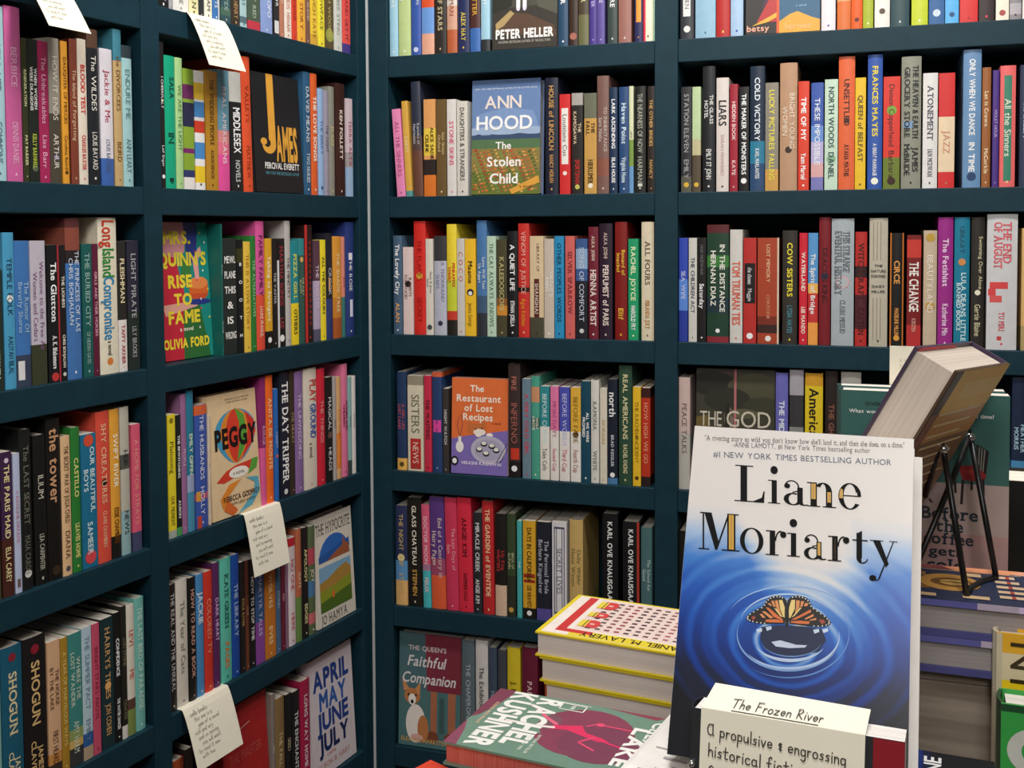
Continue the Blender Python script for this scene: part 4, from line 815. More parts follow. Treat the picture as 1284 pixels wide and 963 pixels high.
# ---------------------------------------------------------------- printed fronts of the books turned face out
ART = {
'james': [('r', .31, .0, .45, .6, 'e0a33c'), ('e', .31, .6, .14, .075, 'e0a33c'), ('e', .27, .585, .07, .035, '1b1b1d'), ('r', .17, .5, .305, .575, '1b1b1d'), ('e', .2, .575, .065, .03, 'e0a33c'),
          ('t', 'AMES', .68, .72, .27, 'e0a33c', .44, 'h', 1), ('t', 'PERCIVAL EVERETT', .56, .8, .05, 'f2f0ec', .72, True, 1), ('t', 'NEW YORK TIMES BESTSELLING AUTHOR', .56, .85, .025, '5aa0b0', .7, False, 1)],
'quinn': [('p', [(0, 0), (.55, 0), (.5, .22), (.2, .3), (0, .2)], 'c98a90'), ('p', [(.5, 0), (.85, 0), (.78, .28), (.55, .32)], '2c3a84'), ('p', [(.8, 0), (1, 0), (1, 1), (.6, 1)], '1f8a80'),
          ('p', [(0, .22), (.3, .26), (.45, .5), (.42, 1), (0, 1)], 'c0283c'), ('p', [(.42, .6), (.75, .58), (.95, 1), (.38, 1)], '2f6a36'), ('p', [(.45, .25), (.62, .3), (.6, .5), (.4, .4)], '3a7a3c'),
          ('p', [(0, .6), (.7, .58), (.72, .62), (.05, .68)], 'dba08e'), ('e', .76, .52, .2, .06, 'c8502c'), ('r', .56, .45, .96, .53, 'd8642c'), ('e', .76, .45, .2, .045, 'e88848'), ('e', .76, .59, .26, .022, '2c3a84'),
          ('p', [(.7, .42), (.66, .28), (.78, .2), (.84, .18), (.86, .24), (.78, .27), (.78, .42)], 'e8a09c'),
          ('t', 'MRS.', .36, .155, .085, 'e6d43a', .6, 'h'), ("t", "QUINN'S", .45, .315, .09, 'e6d43a', .98, 'h'), ('t', 'RISE', .38, .475, .085, 'e8d23a', .6, 'h'), ('t', 'TO', .42, .605, .08, 'e8d23a', .5, 'h'), ('t', 'FAME', .43, .735, .085, 'e8d23a', .7, 'h'),
          ('t', 'a novel', .46, .795, .03, 'f0e8d8', .3), ('t', 'OLIVIA FORD', .45, .915, .065, 'f0d83a', .94, 'h')]
         + [('e', .84+.12*math.sin(i*2.3), .08+.07*i, .014, .009, ['e8d23a', 'f0f0f0', 'd84a50'][i % 3]) for i in range(11)],
'peggy': [('t', 'GORGEOUS AND ILLUMINATING', .6, .06, .014, '4a4036', .7, False), ('t', 'A NEW HISTORICAL NOVEL', .6, .085, .014, '4a4036', .6, False)]
         + [('p', [(.54+.43*a*math.cos(t*math.pi/12), .34-.2*math.sin(t*math.pi/12)) if t <= 12 else (.54+.43*a*math.cos(t*math.pi/12)*(1-abs(math.sin(t*math.pi/12))*.25), .34-.24*math.sin(t*math.pi/12)) for t in range(24)], cc) for a, cc in ((1, '4a9ac0'), (.72, 'e08a30'), (.45, 'd8402c'))]
         + [('p', [(.54, .13), (.72, .2), (.78, .34), (.7, .48), (.54, .58), (.62, .4), (.62, .25)], '58a03c'), ('p', [(.75, .17), (.93, .26), (.96, .36), (.85, .46), (.62, .57), (.78, .42), (.8, .28)], 'd0382c'),
            ('p', [(.5, .6), (.95, .58), (.93, .63), (.6, .68), (.25, .72), (.1, .7), (.3, .63)], 'd0402c'), ('e', .56, .66, .2, .045, 'f2ece0'), ('t', 'A NOVEL', .56, .675, .022, '1c1814', .25),
            ('p', [(.85, .58), (.98, .58), (.94, .66), (.75, .7)], '58a03c'), ('p', [(.35, .74), (.6, .72), (.3, .84), (.42, .96), (.2, .92), (.16, .84)], 'e08a30'), ('p', [(.7, .72), (.96, .74), (.98, .86), (.8, .96), (.5, 1), (.85, .86), (.88, .78)], '5aa8c0'), ('p', [(.3, .86), (.5, .96), (.4, 1), (.22, .94)], 'd86a30'),
            ('t', 'PEGGY', .54, .44, .15, '17140f', .84, 'h', 1), ('t', 'REBECCA GODFREY', .6, .875, .042, '4a2c1c', .76, True, 1), ('t', 'WITH LESLIE JAMISON', .62, .915, .022, '4a2c1c', .5, False)],
'hypo': [('t', 'THE HYPOCRITE', .5, .165, .1, '4a463e', .9, 's', 1), ('p', [(.09+.41*(1-math.cos(t*math.pi/12)), .42-.23*math.sin(t*math.pi/12)) for t in range(13)], '2c68b8'), ('p', [(.09, .36), (.9, .28), (.91, .36), (.5, .42), (.09, .42)], '2458a0'),
         ('p', [(.3, .42), (.5, .37), (.72, .33), (.74, .24), (.8, .31), (.88, .33), (.91, .42)], '9a5a38'), ('r', .08, .46, .91, .87, '7aa8c8'), ('p', [(.08, .6), (.3, .58), (.6, .52), (.8, .5), (.91, .56), (.91, .87), (.08, .87)], 'a8843c'), ('p', [(.08, .68), (.5, .66), (.91, .62), (.91, .87), (.08, .87)], '8a962c'), ('p', [(.08, .78), (.91, .72), (.91, .87), (.08, .87)], '4c6a24'),
         ('e', .42, .74, .035, .035, 'd86a30'), ('t', 'JO HAMYA', .42, .975, .08, '5a564e', .68, 's', 1)],
'red': [('l', [(.06, .22), (.62, .17)], .0016, 'd8b0a0'), ('r', 0, 0, .02, 1, '8a1c22'), ('t', 'THE MASTER', .5, .42, .07, 'b84a44', .7), ('l', [(.3, .86), (.5, .8), (.7, .84)], .003, 'd8b8a8')],
'april': [('t', 'APRIL', .5, .27, .15, '1f3f86', .8, 'h', 1), ('t', 'MAY', .52, .45, .14, '2a5aa8', .6, 'h', 1), ('t', 'JUNE', .5, .62, .14, '1f3f86', .7, 'h', 1), ('t', 'JULY', .5, .8, .14, '1c2c5c', .66, 'h', 1), ('t', 'A NOVEL', .42, .85, .02, 'c86a60', .3), ('t', 'ALISON B. HART', .48, .93, .04, 'c8948e', .8)],
'heller': [('p', [(0, 0), (1, 0), (1, .6), (0, .62)], '4a4a40'), ('p', [(0, .1), (.35, .2), (.3, .6), (0, .66)], '2c2e26'), ('p', [(.6, .2), (1, .1), (1, .7), (.7, .62)], '55564a'), ('p', [(.05, .76), (.3, .66), (.55, .68), (.95, .8), (1, .9), (.05, .86)], '5a4436'), ('p', [(.05, .76), (.28, .64), (.34, .67), (.18, .78), (.06, .82)], 'b09868'),
           ('e', .4, .62, .03, .03, 'e0d8e8'), ('e', .5, .62, .03, .03, 'd8d0e8'), ('r', .37, .54, .43, .62, 'f0ecf0'), ('r', .47, .54, .53, .62, 'e8e4ec'), ('e', .6, .4, .05, .05, '6a6a58'), ('e', .8, .5, .1, .05, '686a58'),
           ('t', 'PETER HELLER', .5, .9, .08, 'f4f2ee', .88, 'h', 1), ('t', 'NATIONAL BESTSELLING AUTHOR OF THE DOG STARS', .5, .945, .022, 'c8c0b4', .8, False), ('t', 'BURN', .5, .3, .14, 'f0ece0', .7)],
'stolen': [('r', 0, 0, 1, .07, '55709c'), ('p', [(.1, .3), (.5, .24), (.9, .28), (1, .45), (0, .47)], '7d98c4'), ('p', [(0, .42), (.4, .4), (1, .42), (1, .5), (0, .5)], '9fb4d0'), ('r', 0, .48, 1, .52, '4a6088'), ('p', [(0, .49), (.1, .47), (.2, .49), (.3, .475), (.5, .485), (.7, .47), (.9, .485), (1, .475), (1, .52), (0, .52)], '3c4f6e'),
           ('r', 0, .52, 1, .62, '54744e'), ('r', 0, .6, 1, 1, '8a7a42'), ('r', 0, .8, 1, 1, '6a7434')]
          + [('e', (i*.618) % 1*.94+.03, .61+((i*.377) % 1)*.37, .012+.006*(i % 3), .007+.004*(i % 2), ['c0583a', 'd88a4a', 'a8442c', '7a9048', 'd0a458', '54682c', 'c8702f'][i % 7]) for i in range(230)]
          + [('p', [(.56, .96), (.98, .84), (1, .9), (.6, 1)], 'dca040'), ('t', 'a novel', .8, .945, .025, '6a4018', .3), ('t', 'NEW YORK TIMES BESTSELLING AUTHOR OF THE KNITTING CIRCLE', .5, .085, .014, 'dfe6f0', .9, False),
             ('t', 'ANN', .46, .25, .105, 'e8dcd6', .56), ('t', 'HOOD', .48, .435, .115, 'f4f4f6', .84), ('t', 'The', .47, .605, .06, 'f4f2ec', .3), ('t', 'Stolen', .48, .755, .08, 'f6f4ee', .68), ('t', 'Child', .48, .905, .085, 'f6f4ee', .56)],
'rest': [('p', [(0, .64), (.3, .6), (1, .53), (1, 1), (0, 1)], '7d6cb4'), ('t', 'The', .45, .14, .065, 'f6ecdc', .3), ('t', 'Restaurant', .48, .245, .07, 'f6ecdc', .82), ('t', 'of Lost', .48, .345, .07, 'f6ecdc', .5), ('t', 'Recipes', .47, .44, .07, 'f6ecdc', .6),
         ('e', .45, .53, .17, .06, 'c8703a'), ('p', [(.28, .53), (.28, .44), (.4, .49)], 'c8703a'), ('p', [(.62, .5), (.6, .43), (.52, .48)], 'c8703a'), ('e', .5, .56, .11, .035, 'f0e4d6'), ('e', .43, .53, .014, .01, '2a2018'), ('e', .54, .52, .014, .01, '2a2018'), ('e', .48, .59, .05, .02, 'f4eade'), ('e', .68, .585, .06, .02, 'f4eade'),
         ('e', .66, .74, .31, .145, 'b9b4c8'), ('e', .66, .74, .25, .11, 'a8a4bc')]
        + [q for (x, y) in ((.58, .68), (.72, .7), (.5, .74), (.62, .78), (.8, .74)) for q in (('e', x, y, .06, .028, '23242a'), ('e', x, y-.008, .045, .018, 'eae6dc'))]
        + [('l', [(.8, .87), (1, .66)], .0016, '26222a'), ('l', [(.86, .88), (1, .72)], .0016, '26222a'), ('e', .15, .72, .07, .06, 'f0eee8'), ('r', .125, .61, .175, .69, 'f0eee8'), ('l', [(.15, .62), (.1, .5), (.14, .4)], .001, '6a3a50'), ('l', [(.15, .62), (.2, .48), (.17, .38)], .001, '6a3a50'),
           ('e', .06, .87, .07, .05, '22222a'), ('e', .06, .87, .04, .028, 'f0f0f0'), ('t', 'HISASHI KASHIWAI', .54, .9, .032, 'e8e0f4', .7, True, 1), ('t', 'a novel', .8, .47, .02, '7a2c14', .2)],
'queen': [('p', [(.42, 0), (1, 0), (1, .5), (.46, .5)], '7c2f3e'), ('p', [(0, .5), (1, .5), (1, 1), (0, 1)], '4c7274'), ('r', .52, .5, .62, .88, 'a8694c'), ('r', .8, .5, .92, .88, 'a8694c'), ('e', .55, .9, .1, .05, '7a4430'), ('e', .84, .9, .1, .05, '7a4430'), ('r', .66, .55, .74, .86, '3c5a5a'),
          ('e', .28, .8, .16, .17, 'e6ded6'), ('e', .4, .84, .09, .12, 'b87848'), ('e', .22, .56, .13, .07, 'b87848'), ('p', [(.08, .52), (.05, .4), (.18, .5)], 'c88a5a'), ('p', [(.26, .5), (.36, .42), (.34, .55)], 'c88a5a'), ('e', .22, .59, .06, .05, 'f0eae2'), ('e', .22, .61, .025, .018, '1c1816'), ('e', .16, .55, .016, .012, '1c1816'), ('e', .28, .55, .016, .012, '1c1816'), ('e', .3, .92, .1, .03, 'd8a8a0'),
          ('t', "THE QUEEN'S", .46, .15, .04, 'cfc0c0', .7), ('t', '/Faithful', .44, .29, .09, 'd8d4d4', .6), ('t', '/Companion', .48, .44, .09, 'd8d4d4', .86), ('t', 'ELEANOR HARKSTEAD', .45, .96, .035, 'c8a060', .8)],
'betsy': [('r', .42, 0, .455, 1, 'd8562c'), ('r', .455, 0, 1, 1, '2f5c7c'), ('p', [(.455, .9), (.6, .84), (.7, .82), (.9, .88), (1, .9), (1, 1), (.455, 1)], 'd8a038'), ('p', [(.15, .9), (.4, .6), (.42, .6), (.42, .9)], 'b03030'), ('p', [(.08, .93), (.3, .86), (.42, .82), (.42, .86), (.3, .9)], 'd8a83c'), ('p', [(.2, .8), (.42, .5), (.42, .6)], '5a2c50'),
          ('t', 'betsy', .17, .975, .05, 'e8a890', .3, True, 1), ('t', 'lerner', .72, .97, .05, 'e0b070', .36, True, 1), ('t', 'a novel', .75, .78, .02, '8ab0c8', .14)],
'god': [('e', .2, .12, .3, .1, '25261e'), ('e', .75, .15, .35, .12, '4a4836'), ('e', .4, .25, .3, .1, '2c2e24'), ('e', .85, .3, .25, .08, '38382a'), ('e', .42, .4, .06, .09, '7a6a60'), ('e', .6, .36, .2, .04, '5a5640'), ('r', .37, .28, .43, .9, '26241c'), ('p', [(0, .4), (.15, .38), (.2, .5), (0, .5)], '6a5a30'), ('p', [(0, .5), (1, .48), (1, 1), (0, 1)], '45442f'),
        ('p', [(.28, .02), (.49, .02), (.49, .035), (.3, .03)], '5a3438'), ('r', .485, 0, .515, .62, 'b06a6c'), ('t', 'THE', .19, .47, .12, 'c8c2b0', .28, False), ('t', 'GOD', .67, .47, .13, 'c8c2b0', .56, False), ('t', 'OF THE', .5, .64, .1, 'c8c2b0', .5, False), ('t', 'WOODS', .5, .8, .12, 'c8c2b0', .8, False), ('t', 'LIZ MOORE', .5, .93, .05, 'b8a890', .5)],
}
# ---------------------------------------------------------------- fill the shelves
BOUND = {'M': (M1, M0), 'L': (L1, L0), 'N': (N0, N1), 'R': (R0, R1)}
BACK = .009
def with_noun(s):
    ks = [k for k in (s.find(x) for x in (', ', ' with ', ' fading ', ' over ', ' beside ', ' and white', ' cut by')) if k > 0]
    k = min(ks) if ks else len(s)
    if ' and white' in s and s.find(' and white') == k: k = len(s) if min([q for q in ks if q != k], default=len(s)) == len(s) else min(q for q in ks if q != k)
    return s[:k]+' book'+s[k:]
for fc, row, ox, oy, sc, bay, rank, books in SH:
    far = bay == 'far left bay'
    key = 'L' if far else 'M' if fc == 'M' else 'R' if bay == 'right-hand bay' else 'N'
    bay = {'L': 'far-left bay', 'M': 'left-wall corner bay', 'N': 'back-wall corner bay', 'R': 'right-hand bay'}[key]
    lo, hi = BOUND[key]; z = ZT[row]; sg = SGN[fc]
    rows = []
    for bk in books:
        fo = bk[0] == 'F'
        if fo: bk = bk[1:]
        ex = bk[-1]
        back = .03 if (fo and bk[4] == 'quinn') else BACK
        # columns are read at the foot of the book, tops at the spine's upper edge
        ul, ur = ox+bk[0]/sc, ox+bk[1]/sc
        ta, tb = t_on_shelf(fc, ul, z, back), t_on_shelf(fc, ur, z, back)
        vt = oy+bk[2]/sc
        lean = ex.get('lean', 0)
        lx = lean/sc
        _, zt = hit_face(fc, (ul+ur)/2+lx, vt, back)
        h = zt-z
        rows.append([min(ta, tb), max(ta, tb), h, fo, bk, back, lx])
    rows.sort(key=lambda r: sg*(r[0]+r[1]))
    prev = None; pe = None; pl = 0.0
    for r in rows:
        a, b, h, fo, bk, back, lx = r
        if sg > 0:
            a = max(a, lo+.0012 if prev is None else prev+.0004); b = min(max(b, a+.004), hi-.0008); prev = b
        else:
            b = min(b, hi-.0012 if prev is None else prev-.0004); a = max(min(a, b-.004), lo+.0008); prev = a
        if not (fo and bk[4] == 'quinn'): pass
        w = abs(b-a); h = max(.12, min(h, (ZT[row-1] if row else TOPZ)-TH-z-.004))
        ex = bk[-1]; grp = 'books on the %s shelf of the %s' % (rank, bay)
        if fo:
            look = bk[5].replace('face-out', 'face-out book,', 1); label = '%s, %s shelf of %s' % (look, rank, bay)
        else: label = '%s, %s shelf of %s' % (with_noun(bk[6]), rank, bay)
        hard = h > .212
        nm = 'hardcover_book' if hard else 'paperback_book'
        p = face_pt(fc, (a+b)/2, z+.0002, back)
        np_ = b if sg > 0 else a
        pl_n = 0.0
        if fo:
            ln = math.radians(3.0); dz = 0
            p.z += ex.get('th', .026)*math.sin(ln)+.0002; mw = Matrix.Translation(p) @ Matrix.Rotation(ROTZ[fc], 4, 'Z') @ Matrix.Rotation(-ln, 4, 'X')
            mw = mw @ Matrix.Translation((.0014, 0, 0))
            front_book(nm, label, grp, mw, w-.003, h, ex.get('th', .026), hard, bk[3], ART[bk[4]])
        else:
            d = min(.185, max(.125, h*.66)) - .002*random.random()
            la = math.atan2(lx*.00155, h) if lx else 0
            gap = (a-pe if sg > 0 else pe-b) if pe is not None else (a-lo if sg > 0 else hi-b)
            if la: la = -min(-la, max(0, (gap-.0004))/h + pl) if la < 0 else la
            p.z += w/2*abs(math.sin(la))
            pl_n = max(0, -la)
            shelf_book(nm, label, grp, p, ROTZ[fc], w, h, d, hard, bk[3], bk[4], bk[5], ex, la)
        pe = np_; pl = pl_n
# ---------------------------------------------------------------- display table, risers
mb = MB()
TT = .607
tbl = empty('display_table', (1.0, -1.15, 0), 0, 'dark wooden display table under the book stacks', 'table')
mb = MB(); mb.box((-.4, -.52, TT-.035), (.62, .54, TT), DARKW); mb.build('tabletop', tbl, bevel=.004)
for sx in (-.35, .57):
    for sy in (-.47, .49):
        mb = MB(); mb.box((sx-.03, sy-.03, 0.0005), (sx+.03, sy+.03, TT-.0355), DARKW); mb.build('leg', tbl, bevel=.003)
def crate(label, a, b, m=None):
    """a slatted wooden riser: top board and four sides"""
    m = m or WOODM
    x0, y0, z0 = a; x1, y1, z1 = b
    c = Vector(((x0+x1)/2, (y0+y1)/2, z0)); r = empty('wooden_riser', c, 0, label, 'riser')
    hx, hy, hz = (x1-x0)/2, (y1-y0)/2, z1-z0; t = .012
    q = MB(); q.box((-hx, -hy, hz-t), (hx, hy, hz), m); q.build('top_board', r, bevel=.001)
    for nm, A, B in (('front_board', (-hx, -hy, 0), (hx, -hy+t, hz-t-.0004)), ('back_board', (-hx, hy-t, 0), (hx, hy, hz-t-.0004)), ('side_board', (-hx, -hy+t+.0004, 0), (-hx+t, hy-t-.0004, hz-t-.0004)), ('side_board', (hx-t, -hy+t+.0004, 0), (hx, hy-t-.0004, hz-t-.0004))):
        q = MB(); q.box(A, B, m); q.build(nm, r, bevel=.001)
    return r
CR = .912
crate('weathered wooden riser under the navy patterned books', (1.05, -1.212, TT+.0004), (1.36, -1.03, CR))
crate('low wooden riser under the white printed book', (.872, -1.418, TT+.0004), (1.113, -1.25, .852))
crate('low wooden riser holding the book with the handwritten card', (.86, -1.66, TT+.0004), (1.1, -1.432, .738))
crate('wooden riser under the yellow and green books', (1.118, -1.42, TT+.0004), (1.36, -1.217, .738))
crate('wooden riser behind the green and pink paperbacks', (1.12, -1.02, TT+.0004), (1.36, -.83, .79))
# ---------------------------------------------------------------- lying books
def lying(name, label, group, corner, rotz, w, h, t, ops, cover, orient, hard=True, pages=None, spine='', back=None, custom=None, th=None):
    """corner: front-left top corner as seen; orient 'R' head to the right, 'V' head to the viewer, 'L' head to the left"""
    c, s = math.cos(rotz), math.sin(rotz)
    ex, ey = Vector((c, s, 0)), Vector((-s, c, 0))
    P = Vector(corner)
    if orient == 'R': X, Z = -ey, ex; o = P + ey*w/2
    elif orient == 'V': X, Z = -ex, -ey; o = P + ex*w/2 + ey*h
    else: X, Z = ey, -ex; o = P + ey*w/2 + ex*h
    Y = X.cross(Z)*-1
    mw = Matrix((X, Y, Z)).transposed().to_4x4(); mw.translation = o
    return front_book(name, label, group, mw, w, h, t, hard, cover, ops, spine, pages or PAGE_Y, back, custom=custom, th=th)
# stack of the yellow-edged hardcovers
lav = [('r', .025, .03, .97, .97, 'f2e7df'), ('r', .06, .19, .8, .955, 'ecd6cf'), ('r', .03, .035, .8, .165, 'e8d23a'), ('r', .84, .1, .9, .96, 'cf3a38'), ('r', .66, .1, .9, .17, 'cf3a38'),
       ('t', 'DANIEL M. LAVERY', .39, .145, .085, '2c2418', .68, True, 1)]
for i in range(11):
    for j in range(9):
        x, y = .075+.063*i+.003*(j % 2), .235+.08*j
        lav += [('r', x, y, x+.034, y+.022, ['3a3440', 'a8444a', '5a5048', '2c2830', '8a4a4a'][(i*3+j*5) % 5]), ('r', x, y+.026, x+.03, y+.034, 'b89a94')]
for k, (y0, y1) in enumerate(((.25, .42), (.5, .62), (.72, .9))):
    lav += [('r', .7, y0, .76, y1, 'd84848'), ('e', .7, (y0+y1)/2, .035, (y1-y0)/2, 'd84848'), ('r', .745, y0+.01, .8, y1-.01, 'ecd54a'), ('l', [(.76, y0), (.76, y1)], .0015, '3a2a24'), ('r', .7, (y0+y1)/2-.015, .73, (y0+y1)/2+.015, 'f0c8b8')]
LP = Vector((.607, -.776, .7325)); TL = .0335
for k, (lab, dx) in enumerate((('yellow-edged hardcover with windowed front, topmost of its stack', 0), ('yellow-edged hardcover second from the top of the windowed stack', .006), ('yellow-edged hardcover third from the top of the windowed stack', .012), ('lowest yellow-edged hardcover of the windowed stack', .006))):
    t = TL if k < 3 else LP.z-3*TL-TT-.001
    lying('hardcover_book', lab, 'stacked yellow hardcovers', LP+Vector((dx, 0, -k*TL-.0002*k)), math.radians(-7.06), .215, .16, t-.0004, lav if k == 0 else [], 'e6cf2c', 'V', True, PAGE_Y)
# green and wine red hardcover lying face up
KU = [('r', 0, 0, 1, 1, '6f9080'), ('p', [(0, 1), (0, .9), (.3, .93), (.5, .97), (.55, 1)], '7d4054'), ('p', [(.6, 1), (.75, .965), (1, .93), (1, 1)], '8a4a62'), ('p', [(0, .4), (.06, .12), (0, .08)], '8a4054')]
bl = [(.52, .60), (.58, .66), (.68, .69), (.80, .64), (.86, .52), (.85, .40), (.75, .27), (.62, .17), (.42, .15), (.22, .2), (.06, .3), (.03, .48), (.15, .6), (.3, .63)]
KU += [('e', .46, .41, .38, .25, '874058'), ('e', .6, .3, .28, .2, '7c4058'), ('e', .4, .6, .12, .05, '7a5262'), ('p', [(.45, .66), (.6, .6), (.64, .68), (.5, .7)], '6f9080'),
       ('p', [(.36, .44), (.46, .40), (.5, .3), (.54, .26), (.56, .32), (.5, .44), (.47, .5), (.4, .5)], 'e03464'), ('p', [(.4, .5), (.46, .47), (.5, .58), (.44, .58)], 'e03464'),
       ('l', [(.42, .56), (.34, .64), (.22, .72)], .005, 'e86a88'), ('l', [(.47, .56), (.5, .66), (.5, .82)], .005, 'f0e4e0'), ('l', [(.22, .72), (.18, .77)], .005, 'f0e4e0'), ('l', [(.36, .42), (.3, .38), (.3, .3), (.3, .18)], .0025, 'e85078'), ('l', [(.5, .34), (.62, .4), (.7, .3)], .003, 'e85078'), ('l', [(.55, .28), (.6, .16)], .003, 'e03464'), ('e', .3, .36, .03, .022, 'e85078'), ('l', [(.36, .1), (.36, .02)], .003, 'e0dcd4')]
KU += [('t', 'RACHEL', .45, .745, .12, 'f2f2ee', .8, 'h', 1), ('t', 'KUSHNER', .49, .9, .12, 'f2f2ee', .94, 'h', 1), ('t', 'BOOKER PRIZE FINALIST', .45, .945, .016, 'e6c8a8', .8), ('t', 'NATIONAL BESTSELLER', .78, .6, .016, 'dfe6d8', .3), ('t', 'NEW YORK TIMES', .78, .64, .014, 'dfe6d8', .24), ('t', 'CREATION', .5, .12, .07, 'f2f2ee', .8, True, 1), ('t', 'LAKE', .55, .19, .075, 'f2f2ee', .6, 'h', 1)]
KU += [('l', [(.06, .62), (.06, .49), (.16, .49), (.16, .62), (.06, .62)], .0018, 'f0f0ea'), ('l', [(.045, .64), (.045, .47)], .0014, 'f0f0ea'), ('t', '1981', .11, .565, .02, 'f0f0ea', .08)]
KP = Vector((.5656, -1.007, .682)); KR = math.radians(-6.4)
lying('hardcover_book', 'green and wine red hardcover with bold white lettering, red page edges, lying flat', None, KP, KR, .158, .238, .0265, KU, '6f9080', 'R', True, PAGE_RED, '874058')
crate('low wooden riser under the green and wine red hardcover', (.606, -.985, TT+.0004), (.795, -.875, KP.z-.0272))
UB = [('r', 0, 0, 1, 1, 'd8452c'), ('r', .1, 0, .96, .86, 'e6c25a'), ('r', .2, 0, .96, .8, '24211f'), ('t', 'FICTION', .5, .5, .2, 'e6c25a', .6)]
_a, _b = at_height(540, 953, KP.z-.029), at_height(521, 963, KP.z-.029)
_e = (_a-_b).normalized(); UBR = math.atan2(-_e.x, _e.y)
UBC = _a-_e*.16
lying('hardcover_book', 'orange, yellow and black hardcover lying just in front of the green and wine red one', None, UBC, UBR, .16, .24, KP.z-.029-TT-.0006, UB, 'd8452c', 'R', True, PAGE_Y)
# white printed book that the big cover stands on
PZ = .8875
a, b = at_height(840, 896, PZ), at_height(778, 963, PZ)
wr = math.atan2(-(b-a).x, (b-a).y*-1)   # its left edge runs along this heading
wr = math.radians(-4)
WB = [('r', .03, .03, .97, .97, 'efece9')]+[('r', .1+.08*i, .08, .1+.08*i+.012+.01*(i % 3), .9-.1*(i % 3), 'a8a4a6') for i in range(10)]+[('t', 'ADVANCE', .86, .8, .03, '6a666a', .3)]
ed = (b-a).normalized()
ex = Vector((-ed.y, ed.x, 0)) if -ed.y > 0 else Vector((ed.y, -ed.x, 0))
cor = a+(b-a)*1.22
rz = math.atan2(ex.y, ex.x)
lying('paperback_book', 'white printed book under the large white and blue cover', None, cor, rz, .15, .108, PZ-.8524, WB, 'e8e5e2', 'R', False, PAGE_Y)
